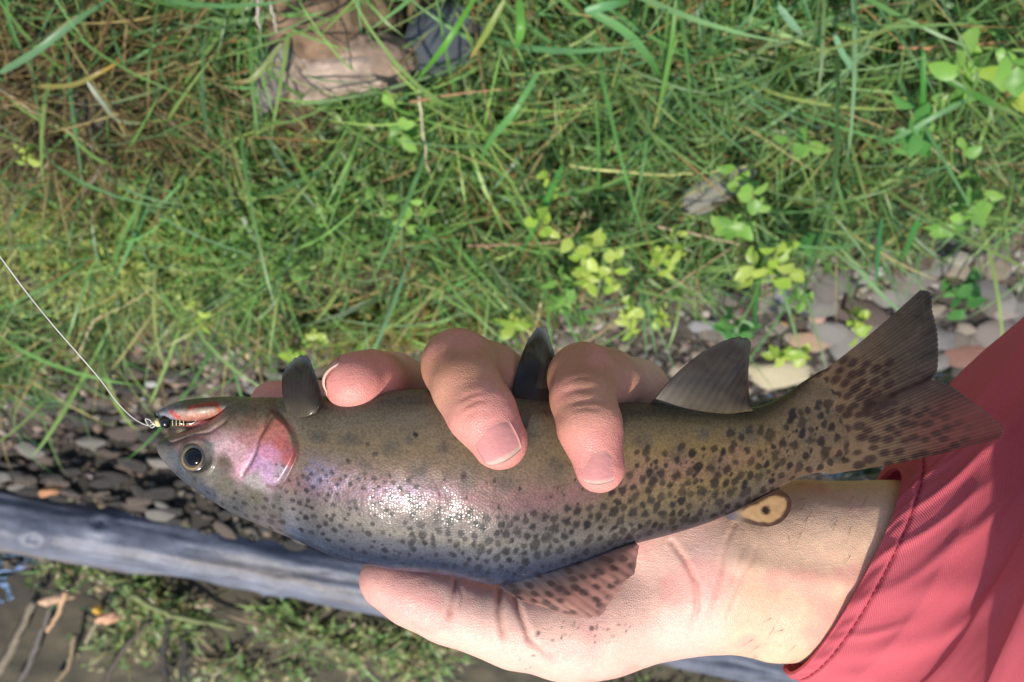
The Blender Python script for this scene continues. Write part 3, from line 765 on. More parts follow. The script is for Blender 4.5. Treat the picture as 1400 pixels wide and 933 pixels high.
stick([(140, 940, -0.07), (175, 880, -0.05), (205, 850, -0.05)], 0.005, 0.003, (84, 74, 62), 'dark slanting stick below the torn wood chip')
stick([(228, 935, -0.07), (224, 880, -0.05), (232, 842, -0.06)], 0.005, 0.004, (58, 52, 46), 'black upright stick in the dark mud')
stick([(118, 880, -0.06), (128, 858, -0.05), (150, 838, -0.04)], 0.003, 0.002, (150, 138, 110), 'thin pale forked twig by the torn wood chip')
stick([(250, 930, -0.07), (252, 895, -0.06), (250, 870, -0.06)], 0.006, 0.005, (50, 46, 42), 'thick black stub in the mud beside the upright stick')
stick([(180, 815, -0.04), (230, 838, -0.05), (285, 852, -0.06), (320, 858, -0.07)], 0.005, 0.004, (124, 128, 80), 'mossy green stick lying through the weeds past the log')
stick([(75, 940, -0.07), (95, 905, -0.06), (100, 870, -0.06)], 0.004, 0.003, (130, 112, 84), 'short brown stick behind the grey stick')
def chip(px, py, a, b_, col, label, seed):
    org = G(px, py, -0.03); 
    o = chunk('wood_chip', px, py, a, b_, 0.006, 0.3, col, seed, None, org, -0.03, 0.6, 3); o.location = Vector(org)
    return tag(o, label, 'wood chip')
chip(78, 818, 0.026, 0.007, (190, 156, 124), 'flat pale orange wood chip past the log', 31)
chip(148, 845, 0.018, 0.009, (206, 156, 122), 'torn pinkish tan wood chip past the log', 33)
chip(133, 834, 0.006, 0.008, (214, 164, 70), 'small golden wood chip touching the torn one', 35)
chip(66, 672, 0.014, 0.006, (196, 140, 100), 'small orange leaf stuck on the log', 37)

# ================================================================== the trout
K0 = FPX / 300                                                       # pixels per millimetre on the mid plane
def FMM(px, py, w):
    """fish drawing coordinates -> camera-frame millimetres (a true flat-on drawing, no perspective)"""
    px = np.asarray(px, float)
    return np.stack([(px - 700) / K0, (466.5 - np.asarray(py, float)) / K0, np.asarray(w, float) + 0 * px], -1)

def bend(x):
    return -5.5 * (1 - np.exp(-((np.asarray(x, float) - 590) / 290) ** 2))
fish_org = PW(690, 660, 0)
trout = empty('trout', fish_org, 'spotted brown and pink trout held upside down with a fly in its jaw', 'fish')

def wet_skin(name, metal=0.30, glint=0.055, coat=0.40, trans=0.0, alpha=0.0, scale=900, bump=0.14, rough=0.42, cell=1.0):
    mt, ns, ls, b = new_mat(name)
    at = attr_col(ns)
    tc = N(ns, 'ShaderNodeTexCoord')
    fv = N(ns, 'ShaderNodeAttribute', attribute_name='fuv')
    vo = N(ns, 'ShaderNodeTexVoronoi', Scale=1.0); vo.inputs['Randomness'].default_value = 0.85
    ls.new(fv.outputs['Vector'], vo.inputs['Vector'])
    nz = N(ns, 'ShaderNodeTexNoise', Scale=350, Detail=4); ls.new(tc.outputs['Object'], nz.inputs['Vector'])
    mr = N(ns, 'ShaderNodeMapRange'); mr.inputs[3].default_value = 0.78; mr.inputs[4].default_value = 1.22; ls.new(nz.outputs[0], mr.inputs[0])
    mr2 = N(ns, 'ShaderNodeMapRange'); mr2.inputs[2].default_value = 0.9; mr2.inputs[3].default_value = 1 + 0.22 * cell; mr2.inputs[4].default_value = 1 - 0.30 * cell; ls.new(vo.outputs['Distance'], mr2.inputs[0])
    mu = N(ns, 'ShaderNodeMath', operation='MULTIPLY'); ls.new(mr.outputs[0], mu.inputs[0]); ls.new(mr2.outputs[0], mu.inputs[1])
    sc = N(ns, 'ShaderNodeVectorMath', operation='SCALE'); ls.new(at.outputs['Color'], sc.inputs[0]); ls.new(mu.outputs[0], sc.inputs['Scale'])
    ls.new(sc.outputs[0], b.inputs['Base Color'])
    mm_ = N(ns, 'ShaderNodeMath', operation='MULTIPLY'); ls.new(at.outputs['Alpha'], mm_.inputs[0]); mm_.inputs[1].default_value = metal
    ls.new(mm_.outputs[0], b.inputs['Metallic'])
    b.inputs['Roughness'].default_value = rough; b.inputs['Specular IOR Level'].default_value = 0.18
    b.inputs['Coat Weight'].default_value = coat; b.inputs['Coat Roughness'].default_value = 0.13; b.inputs['Coat IOR'].default_value = 1.36
    nf = N(ns, 'ShaderNodeTexNoise', Scale=130, Detail=3); ls.new(tc.outputs['Object'], nf.inputs['Vector'])
    cw = N(ns, 'ShaderNodeMapRange'); cw.inputs[1].default_value = 0.38; cw.inputs[2].default_value = 0.68; cw.inputs[3].default_value = coat * 0.12; cw.inputs[4].default_value = coat; ls.new(nf.outputs[0], cw.inputs[0])
    ls.new(cw.outputs[0], b.inputs['Coat Weight'])
    # every scale tips its own way, so the sun breaks into glints
    geo = N(ns, 'ShaderNodeNewGeometry')
    sub = N(ns, 'ShaderNodeVectorMath', operation='SUBTRACT'); ls.new(vo.outputs['Color'], sub.inputs[0]); sub.inputs[1].default_value = (0.5, 0.5, 0.5)
    mk = N(ns, 'ShaderNodeAttribute', attribute_name='scaly')
    s2 = N(ns, 'ShaderNodeVectorMath', operation='SCALE'); ls.new(sub.outputs[0], s2.inputs[0])
    gm = N(ns, 'ShaderNodeMath', operation='MULTIPLY'); ls.new(mk.outputs['Fac'], gm.inputs[0]); gm.inputs[1].default_value = glint; ls.new(gm.outputs[0], s2.inputs['Scale'])
    bp = N(ns, 'ShaderNodeBump', Strength=bump, Distance=0.0003); ls.new(vo.outputs['Distance'], bp.inputs['Height']); bp.invert = True
    bm_ = N(ns, 'ShaderNodeMath', operation='MULTIPLY'); ls.new(mk.outputs['Fac'], bm_.inputs[0]); bm_.inputs[1].default_value = bump; ls.new(bm_.outputs[0], bp.inputs['Strength'])
    ad = N(ns, 'ShaderNodeVectorMath', operation='ADD'); ls.new(bp.outputs[0], ad.inputs[0]); ls.new(s2.outputs[0], ad.inputs[1])
    no = N(ns, 'ShaderNodeVectorMath', operation='NORMALIZE'); ls.new(ad.outputs[0], no.inputs[0])
    ls.new(bp.outputs[0], b.inputs['Normal']); ls.new(no.outputs[0], b.inputs['Coat Normal'])
    last = b.outputs[0]
    if trans:
        tr = N(ns, 'ShaderNodeBsdfTranslucent'); ls.new(sc.outputs[0], tr.inputs[0])
        mx = N(ns, 'ShaderNodeMixShader'); mx.inputs[0].default_value = trans; ls.new(last, mx.inputs[1]); ls.new(tr.outputs[0], mx.inputs[2]); last = mx.outputs[0]
    if alpha:
        tp = N(ns, 'ShaderNodeBsdfTransparent'); mx = N(ns, 'ShaderNodeMixShader'); mx.inputs[0].default_value = alpha
        ls.new(last, mx.inputs[1]); ls.new(tp.outputs[0], mx.inputs[2]); last = mx.outputs[0]
    ls.new(last, ns['Material Output'].inputs[0])
    return mt
M_skin = wet_skin('trout_skin')
M_fin = wet_skin('trout_fin', cell=0.08, metal=0.0, glint=0.0, coat=0.2, trans=0.2, alpha=0.2, bump=0.0, rough=0.5)
M_finm = wet_skin('trout_fin_membrane', cell=0.08, metal=0.0, glint=0.0, coat=0.9, trans=0.2, alpha=0.2, bump=0.0, rough=0.4)

ST = np.array([  # belly x,y   dorsal x,y   half thickness mm
 (208, 609, 209, 616, 1.0), (213, 604, 214, 625, 3.6), (227, 598, 226, 638, 6.6), (245, 591, 244, 656, 8.8), (265, 583, 266, 672, 10.4),
 (290, 569, 292, 690, 11.8), (314, 552, 318, 706, 12.8), (345, 544, 350, 721, 13.8), (390, 543, 400, 743, 15), (450, 540, 460, 768, 16.2),
 (520, 533, 530, 783, 16.8), (600, 531, 605, 791, 16.8), (690, 540, 685, 806, 16.2), (760, 547, 760, 790, 15.2), (850, 550, 850, 757, 13.6),
 (930, 552, 925, 735, 12), (1000, 558, 985, 713, 9.8), (1040, 558, 1048, 684, 8), (1075, 544, 1100, 656, 6.2), (1104, 524, 1150, 645, 4.2),
 (1130, 508, 1178, 638, 2.4), (1158, 500, 1204, 630, 0.8), (1190, 500, 1230, 618, 0.1)], float)
NU, NV = 820, 280
S = spline(ST, NU)
# resample so that steps are even along the body
arc = np.r_[0, np.cumsum(np.hypot(np.diff((S[:, 0] + S[:, 2]) / 2), np.diff((S[:, 1] + S[:, 3]) / 2)))]
S = np.stack([np.interp(np.linspace(0, arc[-1], NU), arc, S[:, k]) for k in range(5)], 1)
th = np.linspace(0, 2 * math.pi, NV, endpoint=False)
vv = 0.5 - 0.5 * np.sign(np.cos(th)) * np.abs(np.cos(th)) ** 0.92      # 0 at the belly, 1 at the back
wp = np.sign(np.sin(th)) * np.abs(np.sin(th)) ** 0.88
bx = S[:, None, 0] * (1 - vv) + S[:, None, 2] * vv
by = S[:, None, 1] * (1 - vv) + S[:, None, 3] * vv
bw = S[:, None, 4] * wp[None] * (1 - 0.10 * (vv[None] - 0.5))
bw = bw * (1 + 0.3 * sstep(1110, 1160, bx) * vnoise(np.stack([by / 16, bx / 90, np.zeros_like(bx)], -1), 88))
vvg = np.repeat(vv[None], NU, 0)
def appear(x, y, w):
    k = 300 / (300 - np.abs(w))
    return 700 + (x - 700) * k, 466.5 + (y - 466.5) * k
ax_, ay_ = appear(bx, by, bw)

_OP = [(374, 564), (391, 577), (402, 596), (404, 620), (395, 640), (374, 666), (352, 658), (329, 652), (340, 634), (349, 616), (355, 598), (366, 582)]
OPERC = [tuple(q) for q in spline(np.array(_OP + _OP[:1], float), 60)[:-1]]
PREOP = [(374, 570), (364, 585), (355, 599), (350, 617), (342, 634), (329, 652)]
CHEEK = [(302, 566), (330, 556), (374, 568), (352, 600), (346, 622), (326, 652), (300, 640), (286, 620), (280, 600)]
MAXIL = [(228, 600), (250, 592), (280, 585), (300, 572), (306, 560)]
sdO = polysd(ax_, ay_, OPERC); dP = polydist(ax_, ay_, PREOP); dM = polydist(ax_, ay_, MAXIL)
nzg = fbm(np.stack([ax_ / 22, ay_ / 22, np.zeros_like(ax_)], -1), 4, 41)
nzf = fbm(np.stack([ax_ / 5, ay_ / 5, np.zeros_like(ax_)], -1), 3, 45)
relief = 1.0 * sstep(2.5, -4, sdO) - 0.55 * np.exp(-(dP / 3.0) ** 2) + 0.5 * np.exp(-(dM / 6) ** 4) - 0.5 * np.exp(-((dM - 8) / 2.5) ** 2)
relief += 0.35 * sstep(4, -14, polysd(ax_, ay_, CHEEK)) * (1 + 0.6 * nzg)
eye_d = np.hypot(ax_ - 264, ay_ - 627)
relief += -1.1 * np.exp(-(eye_d / 17) ** 4) + 0.55 * np.exp(-((eye_d - 23) / 4) ** 2)
side = np.abs(wp)[None] ** 0.7
bw2 = bw + np.sign(bw) * relief * side * sstep(206, 232, bx) + np.sign(bw) * 0.12 * nzg * side

hgt_mm = np.hypot(S[:, 0] - S[:, 2], S[:, 1] - S[:, 3]) / K0
roll = (0.24 * hgt_mm * sstep(230, 420, S[:, 0]) * sstep(1050, 850, S[:, 0]))[:, None] * (0.5 - vv)[None]
bw2 = bw2 + roll + bend(bx)
# ---- colour, drawn in the fish's own coordinates
def ramp(x, keys, cols):
    c = np.array([lin(*q) for q in cols]); return np.stack([np.interp(x, keys, c[:, k]) for k in range(3)], -1)
base_a = ramp(vvg, [0, 0.12, 0.28, 0.42, 0.52, 0.62, 0.74, 0.82, 0.9, 1], [(134, 124, 108), (130, 114, 92), (136, 116, 86), (134, 110, 90), (130, 98, 94), (116, 102, 94), (114, 108, 104), (100, 100, 106), (62, 68, 86), (40, 48, 78)])
base_b = ramp(vvg, [0, 0.12, 0.3, 0.5, 0.62, 0.8, 0.92, 1], [(96, 88, 74), (114, 98, 70), (144, 118, 74), (146, 114, 78), (132, 110, 70), (110, 94, 70), (76, 70, 68), (52, 52, 64)])
kx = sstep(700, 940, ax_)[..., None]
colr = base_a * (1 - kx) + base_b * kx
ktail = sstep(1010, 1120, ax_)[..., None]; colr = colr * (1 - ktail) + ktail * lin(120, 99, 74)
met = np.full(ax_.shape, 0.55)
# pale stripe above the back
stripe = np.exp(-(polydist(ax_, ay_, [(400, 690), (450, 704), (520, 728), (620, 744), (720, 748), (800, 742), (870, 728)]) / 9) ** 2) * sstep(400, 470, ax_)
colr = colr * (1 - 0.6 * stripe[..., None]) + 0.6 * stripe[..., None] * lin(140, 130, 114)
# rosy flush along the side
rose = np.exp(-(polydist(ax_, ay_, [(380, 640), (480, 655), (600, 672), (720, 675), (820, 668), (930, 640), (1010, 618)]) / 22) ** 2) * (0.15 + 0.4 * nzg)
colr = colr * (1 - np.clip(rose, 0, 1)[..., None]) + np.clip(rose, 0, 1)[..., None] * lin(150, 92, 100)
# silvery lilac shoulder
sil = np.exp(-((ax_ - 425) / 62) ** 2 - ((ay_ - 650 - 0.12 * (ax_ - 425)) / 27) ** 2) + 0.6 * np.exp(-((ax_ - 560) / 70) ** 2 - ((ay_ - 672) / 20) ** 2)
sil *= sstep(396, 424, ax_ + 12 * nzg) * (0.6 + 0.9 * nzf)
sil = np.clip(sil, 0, 1)[..., None]; colr = colr * (1 - sil) + 0.85 * sil * lin(132, 130, 156) + 0.15 * sil * colr; met = np.maximum(met, 2.6 * sil[..., 0])
# dull grey-green parr blotches on the belly side
for (x, y, rx, ry) in [(436, 596, 13, 9), (480, 600, 16, 8), (535, 610, 14, 12), (575, 644, 16, 16), (608, 612, 9, 11), (500, 640, 12, 12), (640, 650, 16, 18), (720, 590, 18, 20), (760, 640, 15, 18), (880, 606, 15, 13), (930, 622, 15, 18), (965, 596, 9, 8), (1028, 600, 17, 12), (900, 650, 14, 12), (985, 640, 16, 14), (560, 600, 8, 8), (690, 660, 14, 12)]:
    g = 0.45 * np.exp(-(((ax_ - x) / rx) ** 2 + ((ay_ - y) / ry) ** 2) ** 1.6) * (1 + 0.7 * nzf)
    g = np.clip(g, 0, 0.8)[..., None]; colr = colr * (1 - g) + g * lin(74, 74, 70)
# black spots
spots = []
rs = np.random.default_rng(5)
def add_spots(n, x0, x1, v0, v1, r0, r1, gap):
    cen = []
    for _ in range(n * 30):
        if len(cen) >= n: break
        x = rs.uniform(x0, x1); v = rs.uniform(v0, v1)
        i = np.argmin(np.abs((S[:, 0] * (1 - v) + S[:, 2] * v) - x))
        p = np.array([x, S[i, 1] * (1 - v) + S[i, 3] * v]); r = rs.uniform(r0, r1)
        if all(np.hypot(*(p - q[0])) > (r + q[1]) * gap for q in spots): cen.append(1); spots.append((p, r, rs.uniform(0.7, 1.0)))
add_spots(4, 285, 372, 0.8, 0.92, 4, 5, 2.0)
add_spots(74, 392, 580, 0.42, 0.74, 2.4, 4.4, 1.15)
add_spots(70, 370, 720, 0.70, 0.97, 3.2, 5.4, 1.2)
add_spots(64, 560, 840, 0.58, 0.86, 4.0, 6.2, 1.16)
add_spots(26, 560, 900, 0.84, 0.99, 3.6, 5.2, 1.3)
add_spots(84, 830, 1060, 0.45, 0.93, 4.2, 6.8, 1.14)
add_spots(46, 990, 1180, 0.18, 0.95, 4.4, 7.2, 1.14)
add_spots(26, 860, 1010, 0.3, 0.6, 3, 5, 1.5)
add_spots(10, 480, 700, 0.2, 0.45, 3, 4.5, 2)
add_spots(120, 420, 1120, 0.4, 0.96, 1.2, 2.6, 1.05)
add_spots(9, 270, 385, 0.72, 0.94, 2.6, 4.4, 1.6)
wob = 0.75 * fbm(np.stack([ax_ / 5.5, ay_ / 5.5, np.zeros_like(ax_)], -1), 2, 61)
dark = np.zeros(ax_.shape)
for p, r, a in spots:
    sel = (np.abs(bx - p[0]) < 3 * r) & (np.abs(by - p[1]) < 3 * r)
    dx, dy = bx[sel] - p[0], by[sel] - p[1]
    hs = (int(p[0] * 7 + p[1] * 13) % 100) / 100; el = 0.85 + 0.75 * hs * (p[0] > 560)
    q = np.hypot((dx * 0.94 + dy * 0.34), (dy * 0.94 - dx * 0.34) / el) / r + wob[sel]
    dark[sel] = np.maximum(dark[sel], a * sstep(1.3, 0.62, q))
backk = sstep(0.80, 0.92, vvg) * sstep(980, 700, ax_)
dk = (dark * (0.9 - 0.35 * backk))[..., None]
colr = colr * (1 - dk) + dk * lin(24, 18, 16); met *= 1 - 0.6 * dark
# head
ANCH = [(215, 612, 112, 106, 104), (222, 628, 98, 96, 98), (240, 602, 160, 128, 116), (262, 597, 196, 150, 142), (290, 595, 190, 146, 142), (300, 610, 196, 160, 156), (320, 616, 204, 158, 158), (335, 602, 172, 118, 112),
 (340, 582, 138, 104, 84), (320, 575, 146, 120, 98), (360, 565, 138, 116, 90), (330, 556, 126, 116, 94), (284, 612, 158, 148, 142), (285, 652, 112, 104, 92), (250, 645, 88, 84, 78), (300, 668, 100, 92, 76), (340, 682, 96, 88, 70),
 (348, 660, 150, 138, 132), (333, 640, 196, 148, 156), (318, 628, 186, 146, 146), (350, 635, 186, 138, 164), (366, 644, 184, 146, 168), (370, 620, 186, 124, 142), (386, 602, 178, 98, 88), (385, 580, 184, 110, 90), (396, 625, 170, 92, 90),
 (372, 590, 188, 114, 98), (384, 646, 164, 140, 146), (392, 560, 112, 98, 76), (385, 690, 84, 78, 68), (320, 700, 78, 74, 68), (275, 676, 70, 72, 80), (240, 655, 72, 74, 82), (260, 590, 128, 110, 92), (300, 575, 142, 118, 100), (400, 660, 110, 100, 92), (410, 600, 118, 104, 78), (410, 570, 116, 104, 80), (306, 634, 96, 80, 64)]
wx_ = ax_ + 7 * nzg; wy_ = ay_ + 7 * fbm(np.stack([ax_ / 20 + 9, ay_ / 20, np.zeros_like(ax_)], -1), 3, 52)
hsel = ax_ < 425
num_ = np.zeros((hsel.sum(), 3)); den_ = np.zeros((hsel.sum(), 1))
for x, y, r, g, b_ in ANCH:
    k = 1 / (((wx_[hsel] - x) ** 2 + (wy_[hsel] - y) ** 2 + 30) ** 2.2)[:, None]; num_ += k * lin(r, g, b_); den_ += k
head = np.zeros(colr.shape); head[hsel] = num_ / den_
hk = sstep(3 + 20 * sstep(655, 690, ay_), -3 - 20 * sstep(655, 690, ay_), np.where(ax_ < 380, -9, polysd(ax_, ay_, [(300, 400), (384, 560), (400, 580), (408, 600), (407, 622), (398, 644), (372, 676), (392, 800), (200, 800), (200, 400)]) + 3 * nzf))[..., None]
colr = colr * (1 - hk) + hk * head * 0.97 * (1 + 0.22 * nzf[..., None] + 0.15 * nzg[..., None])
ko = sstep(1, -3, sdO)[..., None]
dsh = (dark * hk[..., 0] * 0.8)[..., None]; colr = colr * (1 - dsh) + dsh * lin(40, 32, 28)
ln = np.maximum(np.exp(-(dP / 2.0) ** 2) * 0.6, np.exp(-((sdO - 3) / 3.0) ** 2) * 0.65 * (ax_ > 360))[..., None]
colr = colr * (1 - ln) + ln * lin(92, 58, 50)
mxl = (np.exp(-(dM / 6) ** 4) * 0.8)[..., None]; colr = colr * (1 - mxl) + mxl * lin(142, 122, 100)
mxd = (np.exp(-((dM - 8) / 2.2) ** 2) * 0.6 * (ay_ > 575))[..., None]; colr = colr * (1 - mxd) + mxd * lin(96, 72, 60)
ey = (sstep(30, 20, eye_d) * 0.7)[..., None]; colr = colr * (1 - ey) + ey * lin(70, 64, 52)
met = np.where(ax_ < 405, 0.3 + 0.3 * ko[..., 0], met)
snout = sstep(236, 214, ax_)[..., None] * 0.8; colr = colr * (1 - snout) + snout * lin(112, 106, 100)
red = np.exp(-(polydist(ax_, ay_, [(262, 580), (285, 572), (300, 560), (292, 553)]) / 4) ** 2)[..., None] * 0.9
colr = colr * (1 - red) + red * lin(208, 78, 54)
bodyk = sstep(385, 420, ax_)[..., None]; colr = np.clip(colr * (1 - 0.34 * bodyk) * (1 + 0.10 * nzg[..., None]), 0.004, 1)

V = C2W(FMM(bx, by, bw2)) - fish_org
fuv = np.stack([bx / K0 / 0.72, by / K0 / 0.62, np.sign(bw) * 50 + np.zeros_like(bx)], -1).reshape(-1, 3)
Fc = grid_faces(NU, NV, True)
rgba = np.concatenate([colr, met[..., None]], -1).reshape(-1, 4)
Vb = V.reshape(-1, 3)
obj('body', mesh('body', Vb, Fc[:, ::-1], rgba, extra={'fuv': fuv, 'scaly': np.repeat((sstep(398, 408, ax_) * sstep(1180, 1080, ax_) * (0.35 + 0.65 * sstep(0.15, 0.4, vvg))).reshape(-1, 1), 3, 1)}), M_skin, trout)

# ---- lower jaw
def loft(name, secs, n, k, colf, mat, parent, scale_uv=1.0):
    s_ = spline(np.array(secs, float), n); t_ = np.linspace(0, 2 * math.pi, k, endpoint=False)
    v_ = 0.5 - 0.5 * np.cos(t_)
    x = s_[:, None, 0] * (1 - v_) + s_[:, None, 2] * v_; y = s_[:, None, 1] * (1 - v_) + s_[:, None, 3] * v_
    w = s_[:, None, 5] + s_[:, None, 4] * np.sin(t_)[None] + bend(x)
    c = colf(x, y, v_[None] + 0 * x)
    fu = np.stack([x / K0, y / K0, w * 0 + 9], -1).reshape(-1, 3)
    rg = np.concatenate([c, np.full(x.shape + (1,), 0.2)], -1).reshape(-1, 4)
    return obj(name, mesh(name, (C2W(FMM(x, y, w)) - fish_org).reshape(-1, 3), grid_faces(n, k, True)[:, ::-1], rg, extra={'fuv': fu}), mat, parent)
def jawcol(x, y, v):
    c = ramp(v, [0, 0.3, 0.5, 0.75, 1], [(112, 106, 88), (128, 116, 96), (190, 160, 138), (190, 132, 112), (120, 80, 66)])
    k = sstep(296, 318, x)[..., None]; c = c * (1 - k) + k * lin(132, 122, 102)
    k = sstep(262, 236, x)[..., None]
    c = c * (1 - k) + k * lin(140, 138, 142)
    r = np.exp(-(polydist(x, y, [(266, 557), (288, 551), (303, 552), (307, 560)]) / 2.4) ** 2)[..., None]
    r = r + 0.9 * np.exp(-(polydist(x, y, [(240, 562), (250, 569)]) / 4) ** 2)[..., None]
    return c * (1 - np.clip(r, 0, 1)) + np.clip(r, 0, 1) * lin(188, 74, 58)
loft('lower_jaw', [(210, 564, 211, 569, 0.8, 2), (219, 559, 220, 574, 3.5, 2), (236, 551, 238, 577, 6, 2), (262, 546, 264, 578, 8, 1.5), (290, 544, 292, 574, 8.8, 1), (316, 543, 318, 568, 7.5, 0), (345, 545, 346, 562, 5, 0), (375, 549, 376, 558, 2.5, 0), (396, 553, 397, 557, 0.6, 0)], 90, 64, jawcol, M_skin, trout)
loft('tongue', [(225, 574, 226, 580, 1.5, 0), (245, 572, 246, 586, 4, 0), (275, 568, 276, 590, 6, 0), (300, 566, 300, 590, 7, 0)], 30, 24, lambda x, y, v: np.broadcast_to(lin(196, 120, 104), x.shape + (3,)), M_skin, trout)

# ---- eye: a wet dome with a gold ring, the pupil proud of it
def dome(name, px, py, w, r_mm, bulge, colf, mat, parent, n=24, k=48):
    rr = np.linspace(0, 1, n)[:, None]; a = np.linspace(0, 2 * math.pi, k, endpoint=False)[None]
    c = PM(px, py, w)
    tilt = 0.18
    x = c[0] + r_mm * rr * np.cos(a); y = c[1] + r_mm * rr * np.sin(a)
    z = c[2] + bulge * np.sqrt(np.clip(1 - (rr * 0.98) ** 2, 0, 1)) + tilt * (r_mm * rr * np.cos(a)) + 0 * a
    V = C2W(np.stack([x, y, z], -1).reshape(-1, 3)) - fish_org
    cc = colf(rr + 0 * a, a + 0 * rr).reshape(-1, 3)
    return obj(name, mesh(name, V, grid_faces(n, k, True), cc), mat, parent)
M_eye = solid_mat('wet_eye', 0.15, 0.12, 900, 0.0, coat=1.0, spec=0.6)
def iris(rr, a):
    c = ramp(rr, [0, 0.55, 0.62, 0.70, 0.80, 0.9, 1], [(30, 24, 16), (60, 46, 24), (150, 120, 64), (84, 68, 40), (44, 38, 28), (70, 64, 50), (50, 45, 38)])
    g = 0.75 + 0.5 * np.abs(np.sin(a + 0.5))[..., None] + 0.18 * vnoise(np.stack([np.cos(a) * 9, np.sin(a) * 9, rr * 6], -1), 3)[..., None]
    return np.clip(c * g, 0.003, 1)
eye_w = 10.1 + float(bend(264))
eye = dome('eye', 264, 627, eye_w - 0.4, 4.5, 1.6, iris, M_eye, trout)
M_pupil = solid_mat('pupil', 0.12, 0.0, 10, 0.0, col=(0.003, 0.003, 0.004), coat=0.15, spec=0.25)
dome('pupil', 264.5, 625, eye_w + 0.75, 2.55, 1.0, lambda rr, a: np.zeros(rr.shape + (3,)), M_pupil, eye, 14, 36)

# ---- fins: a fan of rays between a root line and a tip line, thin but solid
def fin(name, root, tip, wr, wt, nray, colf, mat, thick=0.35, curl=0.0, nl=60, lead=None, fray=0.0):
    sub = 4; n = nray * sub + 1
    ro = spline(np.array([(*p, a) for p, a in zip(root, np.broadcast_to(wr, len(root)))], float), n)
    ti = spline(np.array([(*p, a) for p, a in zip(tip, np.broadcast_to(wt, len(tip)))], float), n)
    i = np.arange(n); ph = (i % sub) / sub
    ridge = np.abs(np.cos(math.pi * i / sub))
    s_ = np.linspace(0, 1, nl)
    if fray:
        k = 1 - fray * (1 - ridge) * np.random.default_rng(3).uniform(0.3, 1, n)
        ti = ro + (ti - ro) * k[:, None]
    P_ = ro[:, None] * (1 - s_[None, :, None]) + ti[:, None] * s_[None, :, None]
    if lead is not None:
        d = lead(i / (n - 1), s_); P_[..., 0] += d[0]; P_[..., 1] += d[1]
    x, y, w = P_[..., 0], P_[..., 1], P_[..., 2]
    w = w + curl * np.sin(math.pi * s_)[None] + bend(x)
    h = 0.7 * thick * (1 - 0.38 * (1 - ridge[:, None]) * sstep(0.15, 0.5, s_)[None]) * (1 - 0.75 * s_[None]) + 0.03
    wav = 0.06 * np.sin(2 * math.pi * i / sub)[:, None] * s_[None]
    c = colf(x, y, (i / (n - 1))[:, None] + 0 * x, s_[None] + 0 * x, ridge[:, None] + 0 * x)
    A_ = C2W(PM(x, y, w + wav + h)) - fish_org; B_ = C2W(PM(x, y, w + wav - h)) - fish_org
    V = np.concatenate([A_.reshape(-1, 3), B_.reshape(-1, 3)]); m_ = n * nl
    f1 = grid_faces(n, nl); f2 = f1[:, ::-1] + m_
    ed = np.r_[np.arange(nl), np.arange(1, n) * nl + nl - 1, (n - 1) * nl + np.arange(nl - 2, -1, -1), np.arange(n - 2, 0, -1) * nl]
    e2 = np.roll(ed, -1); f3 = np.stack([ed, ed + m_, e2 + m_, e2], -1)
    cc = np.concatenate([c, np.full(x.shape + (1,), 0.0)], -1).reshape(-1, 4)
    fu = np.stack([x / K0 * 0.8, y / K0 * 0.8, 0 * x], -1).reshape(-1, 3)
    return obj(name, mesh(name, V, np.concatenate([f1, f2, f3]), np.concatenate([cc, cc]), extra={'fuv': np.concatenate([fu, fu])}), mat, trout)

def finspots(x, y, n, poly_x, poly_y, r, seed, along):
    q = np.random.default_rng(seed); d = np.zeros(x.shape); cen = []
    for _ in range(n * 20):
        if len(cen) >= n: break
        p = (q.uniform(*poly_x), q.uniform(*poly_y))
        if all(np.hypot(p[0] - c[0], p[1] - c[1]) > 2.1 * r for c in cen): cen.append(p)
    ux, uy = along
    for p in cen:
        dx, dy = x - p[0], y - p[1]; rr = r * q.uniform(0.75, 1.15)
        d = np.maximum(d, sstep(1.3, 0.65, np.hypot((dx * ux + dy * uy) / 1.6, dy * ux - dx * uy) / rr))
    return d

def caudal_col(x, y, a, s_, rg):
    nz_ = fbm(np.stack([x / 18, y / 18, 0 * x], -1), 3, 8)[..., None]
    c = ramp(s_, [0, 0.3, 0.7, 1], [(122, 98, 72), (102, 80, 58), (66, 54, 43), (44, 37, 32)]) * (1 + 0.2 * nz_)
    st_ = (1 - rg)[..., None] * sstep(0.25, 0.6, s_)[..., None]
    streak = vnoise(np.stack([a * 60, s_ * 3, 0 * a], -1), 4)[..., None]
    c = c * (1 - 0.55 * st_ * sstep(-0.2, 0.5, streak)) 
    mid = np.exp(-((a - 0.5) / 0.10) ** 2)[..., None] * sstep(0.3, 0.7, s_)[..., None] * 0.45; c = c * (1 - mid) + mid * lin(64, 36, 34)
    c = c * (1 + 0.12 * vnoise(np.stack([x / 4, y / 4, 0 * x], -1), 9)[..., None])
    low = sstep(0.55, 0.85, a)[..., None] * sstep(0.35, 0.75, s_)[..., None] * 0.6; c = c * (1 - low) + low * lin(96, 40, 38)
    d = finspots(x, y, 40, (1108, 1222), (490, 565), 5.6, 12, (0.8, -0.6)); d = np.maximum(d, finspots(x, y, 66, (1122, 1325), (550, 636), 5.4, 15, (0.97, -0.2)))
    d *= sstep(0.98, 0.7, s_)
    edge = sstep(0.985, 1.0, s_)[..., None] * 0.12
    c = c * (1 - 0.85 * d[..., None]) + 0.85 * d[..., None] * lin(44, 26, 22)
    return np.clip(c * (1 - edge) + edge * lin(170, 170, 166), 0.004, 1)
def caudal_lead(a, s_):
    bow = np.sin(math.pi * s_)[None]
    up = (1 - a)[:, None] ** 2; lo = a[:, None] ** 3
    return up * bow * 3 + 0 * lo, up * bow * 3.0 + lo * bow * 5
